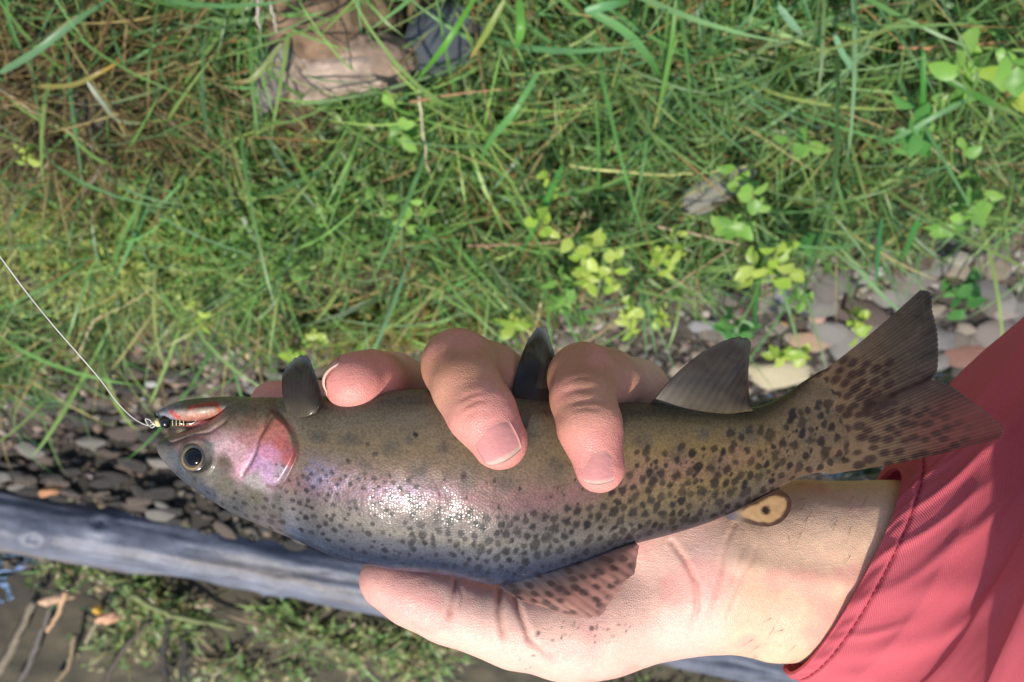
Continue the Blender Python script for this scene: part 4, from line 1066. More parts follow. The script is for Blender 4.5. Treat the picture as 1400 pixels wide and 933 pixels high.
fin('caudal_fin', [(1080, 540), (1092, 548), (1104, 572), (1114, 602), (1124, 632), (1130, 649)],
    [(1259, 396), (1272, 400), (1275, 425), (1281, 449), (1283, 478), (1281, 508), (1274, 519), (1290, 522), (1308, 533), (1329, 549), (1356, 570), (1373, 589), (1369, 599)],
    [0, 0, 0, 0, 0, 0], [4, 4, 5, 5, 6, 6, 6.5, 7, 7, 7, 6, 5, 5], 44, caudal_col, M_fin, 1.2, 0, 70, caudal_lead, 0.008)

def dark_fin(tip=(88, 86, 84), mid=(74, 62, 50), seed=1):
    def f(x, y, a, s_, rg):
        nz_ = fbm(np.stack([x / 14, y / 14, 0 * x + seed], -1), 3, seed)[..., None]
        c = ramp(s_, [0, 0.4, 0.85, 1], [(96, 84, 66), mid, mid, tip]) * (1 + 0.25 * nz_)
        return np.clip(c * (0.86 + 0.2 * (rg + 0.8 * vnoise(np.stack([a * 30, s_ * 5, 0 * a], -1), seed) * s_)[..., None]), 0.004, 1)
    return f
anal_col = dark_fin((64, 60, 54), (50, 43, 36), 4)
fin('anal_fin', [(886, 556), (930, 566), (980, 568), (1030, 562)], [(960, 481), (992, 465), (1012, 460), (1026, 466), (1025, 487), (1023, 518), (1026, 555)],
    [6, 7, 6, 4], [12.5, 13, 13, 12.5, 11.5, 9, 5], 12, anal_col, M_finm, 0.5, 1.0, 44,
    lambda a, s_: (((1 - a)[:, None] ** 2) * np.sin(math.pi * s_)[None] * -3, ((1 - a)[:, None] ** 2) * np.sin(math.pi * s_)[None] * -3), 0.02)
fin('pelvic_fin', [(700, 562), (715, 564), (735, 564), (752, 560)], [(722, 464), (736, 447), (746, 447), (753, 466), (760, 490)], [8, 9, 9, 8], [3, 2, 2, 3, 4], 9, dark_fin((150, 148, 140), (44, 38, 31), 6), M_finm, 0.5, 1.5, 40,
    lambda a, s_: (((1 - a)[:, None] ** 2) * np.sin(math.pi * s_)[None] * -6, 0 * ((1 - a)[:, None] * s_[None])), 0.02)
fin('pectoral_fin', [(394, 568), (404, 571), (418, 570), (432, 565)], [(386, 510), (394, 500), (405, 488), (419, 486), (430, 508), (442, 545)], [14, 15, 16, 16], [14, 15, 15, 15, 15, 16], 10, dark_fin((96, 98, 104), (54, 47, 38), 8), M_finm, 0.5, 1.5, 40,
    lambda a, s_: (((1 - a)[:, None] ** 2) * np.sin(math.pi * s_)[None] * -4, 0 * ((1 - a)[:, None] * s_[None])), 0.03)
def dorsal_col(x, y, a, s_, rg):
    nz_ = fbm(np.stack([x / 16, y / 16, 0 * x], -1), 3, 18)[..., None]
    c = ramp(s_, [0, 0.25, 0.55, 1], [(84, 84, 92), (116, 92, 84), (168, 120, 104), (176, 128, 114)]) * (1 + 0.15 * nz_)
    c = c * (0.80 + 0.26 * (rg + 0.7 * vnoise(np.stack([a * 40, s_ * 5, 0 * a], -1), 3) * s_)[..., None])
    d = finspots(x, y, 60, (690, 872), (752, 840), 4.4, 22, (0.93, 0.36)) * sstep(1.0, 0.85, s_)
    return np.clip(c * (1 - 0.8 * d[..., None]) + 0.8 * d[..., None] * lin(54, 40, 38), 0.004, 1)
fin('dorsal_fin', [(682, 802), (720, 790), (760, 779), (810, 761), (868, 741)], [(738, 829), (778, 842), (803, 846), (822, 842), (831, 829), (845, 810), (855, 795), (867, 785), (871, 763), (874, 747)],
    [-3, 0, 1, 1, 1], [2, 4, 6, 7, 7, 7, 7, 6, 4, 3], 14, dorsal_col, M_fin, 0.45, 1.0, 50,
    lambda a, s_: (((1 - a)[:, None] ** 2) * np.sin(math.pi * s_)[None] * -3, ((1 - a)[:, None] ** 2) * np.sin(math.pi * s_)[None] * 3), 0.03)
def adip_col(x, y, a, s_, rg):
    d = polysd(x, y, [(996, 700), (1012, 712), (1036, 719), (1053, 720), (1071, 712), (1081, 695), (1081, 682), (1075, 675), (1060, 672)])
    nz_ = fbm(np.stack([x / 8, y / 8, 0 * x], -1), 3, 28)
    c = np.broadcast_to(lin(184, 146, 100), x.shape + (3,)) * (1 + 0.15 * nz_[..., None])
    k = sstep(-8, -3.5, d + 3 * nz_)[..., None] * sstep(1005, 1020, x)[..., None]; c = c * (1 - k) + k * lin(74, 50, 36)
    k = sstep(8, 4.5, np.hypot(x - 1047, (y - 698)))[..., None]; c = c * (1 - k) + k * lin(44, 30, 26)
    k = sstep(1022, 1000, x)[..., None]; return c * (1 - k) + k * lin(96, 88, 92)
fin('adipose_fin', [(992, 706), (1015, 695), (1040, 680), (1064, 668)], [(994, 710), (1012, 713), (1036, 719), (1053, 720), (1071, 712), (1081, 696), (1081, 682), (1074, 674)], [3, 4, 4, 3], [3, 3, 3, 3, 3, 3, 3, 3], 8, adip_col, M_fin, 0.9, 0.0, 30)

# ------------------------------------------------------------------ fly and line
M_black = solid_mat('fly_black', 0.18, 0.1, 600, 0.0, col=tuple(lin(18, 17, 17)), coat=0.6)
M_gold = solid_mat('fly_gold', 0.3, 0.1, 600, 0.0, col=tuple(lin(226, 206, 140)))
M_steel = new_mat('hook_wire')[0]; M_steel.node_tree.nodes['Principled BSDF'].inputs['Metallic'].default_value = 1.0
M_steel.node_tree.nodes['Principled BSDF'].inputs['Base Color'].default_value = (0.25, 0.22, 0.18, 1); M_steel.node_tree.nodes['Principled BSDF'].inputs['Roughness'].default_value = 0.25
FW = 6 + float(bend(235)); fo = PW(228, 577, FW)
fly = empty('fishing_fly', fo, 'small black bead-head fly hooked in the jaw of the trout', 'fishing fly')
def lathe_px(name, pts, mat, parent, org, w=FW, n=20):
    P_ = spline(np.array(pts, float), 20)
    path = PW(P_[:, 0], P_[:, 1], w); rd = P_[:, 2] / K0 / 1000
    return obj(name, tube_mesh(name, path - org, rd, n), mat, parent)
lathe_px('bead', [(219, 576.5, 2), (221, 576.5, 7), (226, 577, 9), (231, 577.2, 8), (234, 577.3, 3)], M_black, fly, fo)
lathe_px('collar', [(209, 580, 1.5), (212, 579, 4), (216, 578, 6), (219, 577, 5)], M_gold, fly, fo)
lathe_px('thorax', [(233, 577, 3.5), (240, 577, 4.2), (248, 578, 4), (255, 580, 2.4)], M_black, fly, fo)
for q in range(4):
    x = 236 + q * 5; a = np.linspace(0, 2 * math.pi, 17)
    ring = np.stack([np.full(17, x), 577.5 + 4.6 * np.sin(a), FW + 4.6 / K0 * np.cos(a)], -1)
    obj('rib', tube_mesh('rib', PW(ring[:, 0], ring[:, 1], ring[:, 2]) - fo, 0.00012, 6), M_gold, fly)
obj('hook', tube_mesh('hook', PW(*np.array(spline([(252, 579, FW), (262, 579, FW), (270, 574, FW), (270, 566, FW), (262, 562, FW), (252, 564, FW)], 24)).T) - fo, 0.00035, 8), M_steel, fly)
M_line = solid_mat('monofilament', 0.3, 0.05, 50, 0.0, col=tuple(lin(190, 184, 172)), spec=0.6)
lp = spline([(-140, 170, 60), (-60, 272, 45), (0, 351, 32), (38, 402, 26), (72, 444, 20), (106, 483, 16), (137, 519, 12), (161, 551, 7), (180, 570, 4), (194, 579, FW), (204, 582, FW), (210, 580, FW)], 120)
lo_ = PW(210, 580, FW)
ln_o = obj('fishing_line', tube_mesh('fishing_line', PW(lp[:, 0], lp[:, 1], lp[:, 2]) - lo_, 0.00018, 8), M_line, loc=lo_)
tag(ln_o, 'thin pale fishing line running to the fly in the mouth of the trout', 'fishing line')
kn = spline([(210, 580, 6), (204, 574, 7), (199, 573, 6.5), (202, 580, 6), (208, 585, 6.5), (212, 581, 7), (206, 577, 7.4)], 40) + [0, 0, FW - 6]
obj('knot', tube_mesh('knot', PW(kn[:, 0], kn[:, 1], kn[:, 2]) - lo_, 0.00018, 7), M_line, ln_o)

# ================================================================== hand, wrist and sleeve
hand_org = PW(1000, 780, -35)
person = empty('person', hand_org, 'person\'s bare hand and wrist in a red sleeve, gripping the trout', 'person')

HH = 0.62                                                            # grid step in mm
lo = np.array([-86.0, -108.0, -63.0]); hi = np.array([150.0, 10.0, 36.0])
dims = np.ceil((hi - lo) / HH).astype(int)
ax3 = [lo[k] + HH * np.arange(dims[k]) for k in range(3)]
GX, GY, GZ = [a.astype(np.float32) for a in np.meshgrid(*ax3, indexing='ij', sparse=True)]

def cone(a, b_):
    """distance to a tapered capsule between two (px, py, w, radius mm) joints"""
    A = PM(*a[:3]).astype(np.float32); B = PM(*b_[:3]).astype(np.float32); d = B - A
    px_, py_, pz_ = GX - A[0], GY - A[1], GZ - A[2]
    t = np.clip((px_ * d[0] + py_ * d[1] + pz_ * d[2]) / np.dot(d, d), 0, 1)
    q = (px_ - t * d[0]) ** 2; q = q + (py_ - t * d[1]) ** 2; q += (pz_ - t * d[2]) ** 2
    return np.sqrt(q) - (a[3] + t * (b_[3] - a[3]))
def smin(a, b_, k):
    h = np.maximum(k - np.abs(a - b_), 0) / k
    return np.minimum(a, b_) - h * h * k * 0.25
def chain(js, k=3.0):
    d = None
    for a, b_ in zip(js[:-1], js[1:]):
        c = cone(a, b_); d = c if d is None else smin(d, c, k)
    return d
FINGERS = {
 'pinky': [(915, 612, -38, 10.5), (868, 538, -16, 10.0), (829, 521, -4, 9.0), (798, 517, 8, 9.5), (797, 545, 16, 8.4), (807, 584, 22, 8.2), (820, 640, 25, 6.6)],
 'ring': [(800, 602, -39, 10.5), (715, 538, -14, 10.0), (668, 515, -2, 9.6), (627, 501, 8, 9.9), (637, 527, 16, 9.0), (659, 564, 21.5, 8.7), (683, 604, 24, 7.5)],
 'middle': [(690, 602, -39, 10.5), (590, 550, -18, 9.6), (535, 526, -8, 9.1), (508, 524, 1, 8.9), (484, 523, 9, 8.4)],
 'index': [(625, 640, -39, 10.5), (520, 580, -25, 9.0), (430, 560, -20, 8.2), (374, 553, -18, 7.2)]}
D = None
for js in FINGERS.values():
    c = chain(js); D = c if D is None else smin(D, c, 0.8)
palm = chain([(1250, 726, -43, 16.5), (1100, 734, -37, 17.5), (985, 737, -34, 18)])
palm = smin(palm, chain([(1230, 838, -43, 17), (1060, 822, -36, 18.3), (985, 800, -33, 18)]), 10)
palm = smin(palm, chain([(1240, 792, -43, 16), (985, 770, -32, 17)]), 10)
palm = smin(palm, chain([(960, 800, -35, 18.5), (900, 818, -34, 18), (800, 850, -31, 16.2)], 6), 12)
palm = smin(palm, chain([(960, 745, -36, 18), (915, 680, -38, 16), (915, 612, -39, 12)], 6), 10)
for q in ((915, 612, -39, 12), (800, 602, -40, 12), (690, 602, -40, 12), (625, 640, -39, 12)):
    palm = smin(palm, cone((930, 760, -35, 15), q), 8)
palm = smin(palm, cone((830, 800, -37, 15), (640, 660, -40, 11.5)), 8)
thumb = chain([(820, 848, -31, 16), (760, 856, -29, 14.6), (705, 853, -26, 12.9), (660, 842, -25, 11.0), (612, 827, -24, 10.7), (565, 808, -22.5, 9.7), (529, 794, -21, 8.6)], 5)
palm = smin(palm, thumb, 9)
D = smin(D, palm, 5)

def surface_nets(F):
    s = F < 0; n = np.array(F.shape)
    cnt = np.zeros(n - 1, np.int8)
    for a in (0, 1):
        for b_ in (0, 1):
            for c in (0, 1):
                cnt += s[a:n[0] - 1 + a, b_:n[1] - 1 + b_, c:n[2] - 1 + c]
    act = (cnt > 0) & (cnt < 8)
    I = np.stack(np.nonzero(act), -1); idx = np.full(act.shape, -1, np.int64); idx[act] = np.arange(len(I))
    acc = np.zeros((len(I), 3)); num = np.zeros(len(I))
    cor = [(a, b_, c) for a in (0, 1) for b_ in (0, 1) for c in (0, 1)]
    for a in cor:
        for axk in range(3):
            if a[axk]: continue
            b_ = list(a); b_[axk] = 1
            va = F[I[:, 0] + a[0], I[:, 1] + a[1], I[:, 2] + a[2]]; vb = F[I[:, 0] + b_[0], I[:, 1] + b_[1], I[:, 2] + b_[2]]
            cr = (va < 0) != (vb < 0)
            t = np.where(cr, va / np.where(cr, va - vb, 1), 0)
            p = np.array(a, float)[None].repeat(len(I), 0); p[:, axk] = t
            acc[cr] += p[cr]; num[cr] += 1
    V = I + acc / num[:, None]
    Fs = []
    for axk in range(3):
        o1, o2 = [(1, 2), (2, 0), (0, 1)][axk]
        sl0 = [slice(None)] * 3; sl1 = [slice(None)] * 3; sl0[axk] = slice(0, -1); sl1[axk] = slice(1, None)
        cr = s[tuple(sl0)] != s[tuple(sl1)]
        E = np.stack(np.nonzero(cr), -1)
        E = E[(E[:, o1] > 0) & (E[:, o2] > 0) & (E[:, o1] < n[o1] - 1) & (E[:, o2] < n[o2] - 1)]
        ins = s[E[:, 0], E[:, 1], E[:, 2]]
        def cell(d1, d2):
            q = E.copy(); q[:, o1] += d1; q[:, o2] += d2; return idx[q[:, 0], q[:, 1], q[:, 2]]
        q = np.stack([cell(-1, -1), cell(0, -1), cell(0, 0), cell(-1, 0)], -1)
        q[~ins] = q[~ins][:, ::-1]; Fs.append(q)
    Fc = np.concatenate(Fs); return V, Fc[(Fc >= 0).all(1)]
hv, hf = surface_nets(D); hv = lo + HH * hv
del D, palm, thumb, c

def vnormals(V, Fc):
    nn = np.cross(V[Fc[:, 2]] - V[Fc[:, 0]], V[Fc[:, 3]] - V[Fc[:, 1]]); out = np.zeros_like(V)
    for k in range(4):
        for a in range(3): out[:, a] += np.bincount(Fc[:, k], nn[:, a], len(V))
    return out / (np.linalg.norm(out, axis=1)[:, None] + 1e-9)
def relax(V, Fc, it, f=0.6):
    a = Fc.ravel(); b_ = np.roll(Fc, -1, 1).ravel(); dg = np.bincount(a, minlength=len(V)) + np.bincount(b_, minlength=len(V))
    for _ in range(it):
        m_ = np.stack([np.bincount(a, V[b_, k], len(V)) + np.bincount(b_, V[a, k], len(V)) for k in range(3)], 1) / dg[:, None]
        V = V + f * (m_ - V)
    return V
hv = relax(hv, hf, 4)
hn = vnormals(hv, hf)
spx = 700 + hv[:, 0] * FPX / (300 - hv[:, 2]); spy = 466.5 - hv[:, 1] * FPX / (300 - hv[:, 2])
facing = sstep(-0.15, 0.25, hn[:, 2])
fingm = sstep(-6, 2, hv[:, 2])                                       # the parts wrapped round in front of the fish
# creases: (points, depth mm, width px, redness)
CREASE = [
 ([(624, 793), (621, 812), (616, 838), (612, 856)], 1.1, 5, 0.5, 0), ([(628, 795), (632, 815), (628, 835)], 0.35, 4, 0.2, 0),
 ([(684, 806), (683, 835), (687, 862), (693, 888)], 1.2, 6, 0.55, 0), ([(702, 812), (712, 842), (726, 876), (732, 886)], 1.0, 6, 0.5, 0),
 ([(722, 872), (745, 892), (762, 906)], 0.45, 6, 0.35, 0),
 ([(918, 741), (936, 765), (951, 796), (953, 832), (944, 868)], 0.8, 5, 0.45, 0),
 ([(1005, 716), (994, 740), (986, 780), (976, 820), (962, 862)], 0.55, 4, 0.34, 0), ([(1046, 722), (1030, 760), (1012, 800), (988, 862)], 0.4, 4, 0.26, 0),
 ([(1022, 730), (1008, 775), (996, 812)], 0.3, 4, 0.2, 0),
 ([(772, 556), (790, 550), (815, 548), (835, 552)], 0.45, 5, 0.3, 1), ([(764, 540), (785, 533), (812, 532)], 0.35, 5, 0.25, 1), ([(772, 522), (792, 516), (815, 518)], 0.25, 4, 0.2, 1), ([(778, 562), (800, 558), (826, 560)], 0.25, 4, 0.2, 1),
 ([(626, 562), (650, 548), (676, 545)], 0.35, 5, 0.28, 1), ([(620, 552), (642, 540), (668, 536)], 0.3, 5, 0.2, 1), ([(632, 572), (655, 560)], 0.2, 4, 0.2, 1),
]
rednessv = np.zeros(len(hv))
for pts, dep, wid, rd_, fing in CREASE:
    d = polydist(spx, spy, pts); wid *= 0.72
    L2 = np.hypot(pts[-1][0] - pts[0][0], pts[-1][1] - pts[0][1]); e_d = np.minimum(np.hypot(spx - pts[0][0], spy - pts[0][1]) + (40 if not fing and dep > 0.4 else 0), np.hypot(spx - pts[-1][0], spy - pts[-1][1]))
    fade = sstep(0, 0.35 * L2, e_d) * (0.8 + 0.5 * fbm(hv / 6, 2, 4))
    rd_ *= 0.75
    g = fade * np.exp(-(d / wid) ** 2) * facing * (fingm if fing else 1 - fingm)
    g2 = np.exp(-((d - wid * 2.2) / (wid * 1.3)) ** 2) * facing * (fingm if fing else 1 - fingm)
    hv = hv - hn * (dep * g - 0.10 * dep * g2)[:, None]; rednessv = np.maximum(rednessv, rd_ * g)
# tendons at the wrist, soft lumps of flesh
hv = hv + hn * (0.35 * fbm(hv / 11, 3, 3) + 0.10 * fbm(hv / 3.2, 2, 6))[:, None]
ten = np.exp(-(polydist(spx, spy, [(1010, 770), (1100, 790), (1180, 800)]) / 16) ** 2) * facing * (1 - fingm)
hv = hv + hn * (0.7 * ten)[:, None]

# nails: sink their beds into the finger tips
NAILS = [  # centre px py w, direction to the tip (px), facing (camera frame), length mm, width mm
 (677, 603, 31.6, (0.47, -0.88, -0.12), (-0.30, 0.12, 0.95), 11.0, 10.2),
 (817, 638, 31.5, (0.10, -0.98, -0.10), (-0.08, 0.02, 1.0), 8.8, 8.2),
 (455, 516, 10.0, (-0.25, -0.12, 0.96), (-0.82, 0.56, -0.10), 10, 10.5),
 ]
nail_frames = []
for px, py, w, d, f, L, Wd in NAILS:
    c = PM(px, py, w); d = np.array(d) / np.linalg.norm(d); f = np.array(f); f -= d * np.dot(d, f); f /= np.linalg.norm(f); s_ = np.cross(d, f)
    # bring the centre onto the skin
    rel = hv - c; u = rel @ d; v = rel @ s_; z = rel @ f
    near = (np.hypot(u, v) < 1.2) & (np.abs(z) < 9) & (hn @ f > 0.2)
    if near.any():
        c = c + f * np.median(z[near]); f = hn[near].mean(0); d = d - f * np.dot(d, f) / np.dot(f, f); d /= np.linalg.norm(d); f /= np.linalg.norm(f); s_ = np.cross(d, f)
    nail_frames.append((c, d, f, s_, L, Wd))
    rel = hv - c; u = rel @ d; v = rel @ s_; z = rel @ f
    q = ((np.abs(u) / (L / 2)) ** 4 + (np.abs(v) / (Wd / 2)) ** 4) ** 0.25; close = (np.abs(z) < 7) & (hn @ f > -0.1)
    ins = sstep(1.02, 0.88, q) * close; rim = np.exp(-((q - 1.14) / 0.11) ** 2) * close * sstep(1.0, 0.2, u / (L / 2))
    hv = hv + f * (-0.12 * ins)[:, None]
hn = vnormals(hv, hf)

# skin colour
nz1 = fbm(hv / 9, 4, 71)[:, None]; nz2 = fbm(hv / 2.2, 3, 77)[:, None]; nz3 = vnoise(hv / 1.0, 79)[:, None]
palm_c = lin(232, 186, 164); wrist_c = lin(228, 186, 152); finger_c = lin(212, 154, 126); tip_c = lin(224, 140, 130); knuck_shade = lin(182, 122, 92)
kw = sstep(955, 1030, spx)[:, None]; skin = palm_c * (1 - kw) + kw * wrist_c
kf = fingm[:, None] * sstep(900, 880, spx)[:, None]
fc = finger_c * np.ones_like(skin)
tipk = np.zeros(len(hv))
for nm in ('pinky', 'ring', 'middle', 'index'):
    t = PM(*FINGERS[nm][-1][:3]); tipk = np.maximum(tipk, np.exp(-(np.linalg.norm(hv - t, axis=1) / 15) ** 4))
t = PM(529, 793, -21); tt = np.exp(-(np.linalg.norm(hv - t, axis=1) / 16) ** 4)
pk = np.maximum(np.exp(-(np.hypot(spx - 795, spy - 495) / 48) ** 2), np.exp(-(np.hypot(spx - 620, spy - 480) / 56) ** 2))[:, None]
fc = fc * (1 - 0.8 * pk) + 0.8 * pk * knuck_shade  # knuckle tan, deepened to paint in the shade on the finger tops
skin = skin * (1 - kf) + kf * fc
tk = (tipk * 0.8)[:, None]; skin = skin * (1 - tk) + tk * tip_c
tk = (tt * 0.6)[:, None]; skin = skin * (1 - tk) + tk * lin(226, 150, 138)
blot = sstep(0.0, 0.4, fbm(hv / 12, 4, 91))[:, None] * 0.5; skin = skin * (1 - blot) + blot * lin(226, 150, 138)
rk = rednessv[:, None]; skin = skin * (1 - rk) + rk * lin(176, 92, 78)
skin = skin * (1 + 0.12 * nz1 + 0.07 * nz2)
dirt = np.zeros(len(hv)); q = np.random.default_rng(8)
for cx, cy, sx, sy, nn, r0 in ((815, 860, 26, 7, 20, 1.5), (765, 874, 20, 12, 8, 1.4), (735, 868, 2, 2, 2, 2.2), (722, 905, 12, 8, 4, 1.4), (491, 814, 2, 2, 2, 3.0), (812, 859, 3, 1.5, 3, 2.4)):
    for _ in range(nn):
        a, b_ = q.normal(cx, sx), q.normal(cy, sy); r = r0 * q.uniform(0.6, 1.5)
        dirt = np.maximum(dirt, sstep(1.5, 0.6, np.hypot(spx - a, spy - b_) / r) * q.uniform(0.4, 0.9))
dk = (dirt * facing * (1 - fingm))[:, None]; skin = skin * (1 - dk) + dk * lin(74, 58, 46)

M_hand, ns, ls, b = new_mat('skin')
at = attr_col(ns); tc = N(ns, 'ShaderNodeTexCoord')
nz = N(ns, 'ShaderNodeTexNoise', Scale=900, Detail=4); ls.new(tc.outputs['Object'], nz.inputs['Vector'])
vo = N(ns, 'ShaderNodeTexVoronoi', Scale=1500); vo.feature = 'DISTANCE_TO_EDGE'; ls.new(tc.outputs['Object'], vo.inputs['Vector'])
mpn = N(ns, 'ShaderNodeMapping'); mpn.inputs['Scale'].default_value = (260, 1500, 900); mpn.inputs['Rotation'].default_value = (0.4, 0.2, 0.6); ls.new(tc.outputs['Object'], mpn.inputs[0])
nl_ = N(ns, 'ShaderNodeTexNoise', Scale=1.0, Detail=3); ls.new(mpn.outputs[0], nl_.inputs['Vector'])
mr = N(ns, 'ShaderNodeMapRange'); mr.inputs[1].default_value = 0.3; mr.inputs[2].default_value = 0.7; mr.inputs[3].default_value = 0.93; mr.inputs[4].default_value = 1.06; ls.new(nz.outputs[0], mr.inputs[0])
sc = N(ns, 'ShaderNodeVectorMath', operation='SCALE'); ls.new(at.outputs['Color'], sc.inputs[0]); ls.new(mr.outputs[0], sc.inputs['Scale'])
ls.new(sc.outputs[0], b.inputs['Base Color'])
b.inputs['Roughness'].default_value = 0.42; b.inputs['Specular IOR Level'].default_value = 0.45
b.inputs['Subsurface Weight'].default_value = 0.35; b.inputs['Subsurface Radius'].default_value = (1.0, 0.35, 0.2); b.inputs['Subsurface Scale'].default_value = 0.003
bp = N(ns, 'ShaderNodeBump', Strength=0.5, Distance=0.0004); ls.new(vo.outputs[0], bp.inputs['Height'])
bp2 = N(ns, 'ShaderNodeBump', Strength=0.18, Distance=0.0004); ls.new(nl_.outputs[0], bp2.inputs['Height']); ls.new(bp.outputs[0], bp2.inputs['Normal'])
ls.new(bp2.outputs[0], b.inputs['Normal'])
hand = obj('hand', mesh('hand', C2W(hv) - hand_org, hf[:, ::-1] if False else hf, np.clip(skin, 0.01, 0.95)), M_hand, person)

# short dark hairs on the wrist
M_hair = solid_mat('arm_hair', 0.6, 0.1, 100, 0.0, col=tuple(lin(122, 92, 66)))
qh = np.random.default_rng(4)
cand = np.nonzero((spx > 1030) & (spx < 1190) & (hn[:, 2] > 0.15) & (((spy > 830) & (spx < 1090)) | (spy < 720) | (qh.random(len(hv)) < 0.25)))[0]
Vh, Fh, oh = [], [], 0
for i in qh.choice(cand, 44, replace=False):
    dr = np.array([-0.5 + qh.normal(0, 0.25), -0.75 + qh.normal(0, 0.25), 0]); dr -= hn[i] * np.dot(dr, hn[i]); dr /= np.linalg.norm(dr)
    L = qh.uniform(3, 6.5); p0 = hv[i]
    pts3 = np.array([p0 - hn[i] * 0.1, p0 + hn[i] * 0.35 + dr * L * 0.4, p0 + hn[i] * 0.3 + dr * L])
    a, f_ = tube(C2W(spline(pts3, 6)) - hand_org, [0.00006, 0.00006, 0.00005, 0.00004, 0.00003, 0.00002], 4, False); Vh.append(a); Fh.append(f_ + oh); oh += len(a)
obj('arm_hair', mesh('arm_hair', np.concatenate(Vh), np.concatenate(Fh)), M_hair, hand)['kind'] = 'stuff'

M_nail = solid_mat('fingernail', 0.40, 0.08, 300, 0.12, 700, coat=0.1, spec=0.4)
for c, d, f, s_, L, Wd in nail_frames:
    L, Wd = L * 1.08, Wd * 1.08
    nu, nv_ = 22, 19; u = np.linspace(-1, 1, nu)[:, None]; v = np.linspace(-1, 1, nv_)[None]
    sq = 1 - 0.16 * np.abs(u) ** 6
    tipc = np.where(u > 0, 1 - 0.16 * v ** 2, 1 - 0.30 * v ** 2 * 0.8)
    pu = u * L / 2 * tipc; pv = v * Wd / 2 * (sq + 0 * v) * np.where(u < 0, 1 - 0.10 * u ** 2, 1 - 0.05 * u ** 2)
    hgt = 0.13 - (v ** 2) * Wd * 0.20 - 0.045 * L * np.abs(u) ** 3 + 0 * u
    P_ = c + pu[..., None] * d + pv[..., None] * s_ + hgt[..., None] * f
    lower = P_ - 0.8 * f
    col_n = ramp(u + 0 * v, [-1, -0.72, -0.6, 0.70, 0.82, 1], [(216, 152, 138), (218, 156, 142), (212, 142, 132), (210, 138, 130), (214, 168, 148), (210, 172, 150)])
    m_ = nu * nv_; f1 = grid_faces(nu, nv_)
    ed = np.r_[np.arange(nv_), np.arange(1, nu) * nv_ + nv_ - 1, (nu - 1) * nv_ + np.arange(nv_ - 2, -1, -1), np.arange(nu - 2, 0, -1) * nv_]
    e2 = np.roll(ed, -1); f3 = np.stack([ed, ed + m_, e2 + m_, e2], -1)
    cc = col_n.reshape(-1, 3)
    obj('fingernail', mesh('fingernail', C2W(np.concatenate([P_.reshape(-1, 3), lower.reshape(-1, 3)])) - hand_org, np.concatenate([f1[:, ::-1], f1 + m_, f3]), np.concatenate([cc, cc])), M_nail, hand)

# sleeve: rings between the upper edge (a) and the sagging lower edge (b)
SEC = [((1073, 919), (1225, 641), -38, -43, 22), ((1086, 928), (1256, 598), -36, -48, 25), ((1108, 942), (1305, 537), -33, -62, 28), ((1180, 985), (1400, 434), -27, -92, 30), ((1290, 1045), (1520, 330), -14, -92, 34),
       ((1480, 1080), (1730, 330), 10, -60, 38), ((1800, 1120), (2010, 420), 45, -25, 42), ((2400, 1200), (2600, 500), 95, 20, 46)]
ring = np.array([np.r_[PM(*a, w), PM(*b_, w2), dd] for a, b_, w, w2, dd in SEC])
NS, NK = 260, 220
rs_ = spline(ring, NS); L_ = np.r_[0, np.cumsum(np.linalg.norm(np.diff((rs_[:, :3] + rs_[:, 3:6]) / 2, axis=0), axis=1))]
rs_ = np.stack([np.interp(np.linspace(0, L_[-1], NS) ** 1.6 / L_[-1] ** 0.6, L_, rs_[:, k]) for k in range(7)], 1)
ctr = (rs_[:, :3] + rs_[:, 3:6]) / 2; axs = np.gradient(ctr, axis=0); axs /= np.linalg.norm(axs, axis=1)[:, None]
e_ = (rs_[:, :3] - rs_[:, 3:6]) / 2
fz = np.array([0, 0, 1.0]) - axs * axs[:, 2:3]; en = e_ / np.linalg.norm(e_, axis=1)[:, None]
fz -= en * np.sum(fz * en, 1)[:, None]; fz /= np.linalg.norm(fz, axis=1)[:, None]
fz = fz + np.array([-0.18, 0, 0]) * np.exp(-np.linspace(0, 6, NS))[:, None]
ph = np.linspace(0, 2 * math.pi, NK, endpoint=False)
cz = np.sign(np.cos(ph)) * np.abs(np.cos(ph)) ** 0.9; sz_ = np.sign(np.sin(ph)) * np.abs(np.sin(ph)) ** 0.8 * np.where(np.sin(ph) < 0, 0.72, 1.0)
sv = ctr[:, None] + e_[:, None] * cz[None, :, None] + fz[:, None] * (rs_[:, None, 6:7] * sz_[None, :, None])
qb = (1 - cz) / 2; sv[..., 2] += (rs_[:, 5] - rs_[:, 2])[:, None] * (qb ** 2.2 - qb)[None]          # the cloth hangs away under the arm
sl = np.r_[0, np.cumsum(np.linalg.norm(np.diff(ctr, axis=0), axis=1))]                # mm from the cuff
snn = vnormals(sv.reshape(-1, 3), grid_faces(NS, NK, True)).reshape(NS, NK, 3)
if np.sum(snn[:, NK // 4, 2]) < 0: snn = -snn
U2 = np.repeat(sl[:, None], NK, 1); V2 = np.repeat((ph / (2 * math.pi) * 230)[None], NS, 0)
wr = np.zeros((NS, NK))
for (u0, v0, len_, wid, amp, slope) in ((12, 66, 12, 1.6, 1.0, 0.25), (16, 78, 18, 1.7, 1.2, 0.2), (14, 86, 12, 1.3, 0.9, -0.1), (22, 93, 20, 1.8, 1.1, 0.3), (10, 40, 10, 1.5, 0.8, 0.1), (26, 60, 22, 2.2, 1.1, 0.35), (20, 50, 30, 3.4, 1.0, -0.15), (30, 102, 26, 3, 0.9, 0.25), (44, 84, 40, 4.5, 1.6, 0.1), (48, 40, 40, 4, 1.2, 0.2), (40, 20, 30, 4, 1.3, -0.1)):
    du = U2 - u0; dv = V2 - v0 - slope * du
    wr += amp * np.exp(-(du / len_) ** 2 - (dv / wid) ** 2)
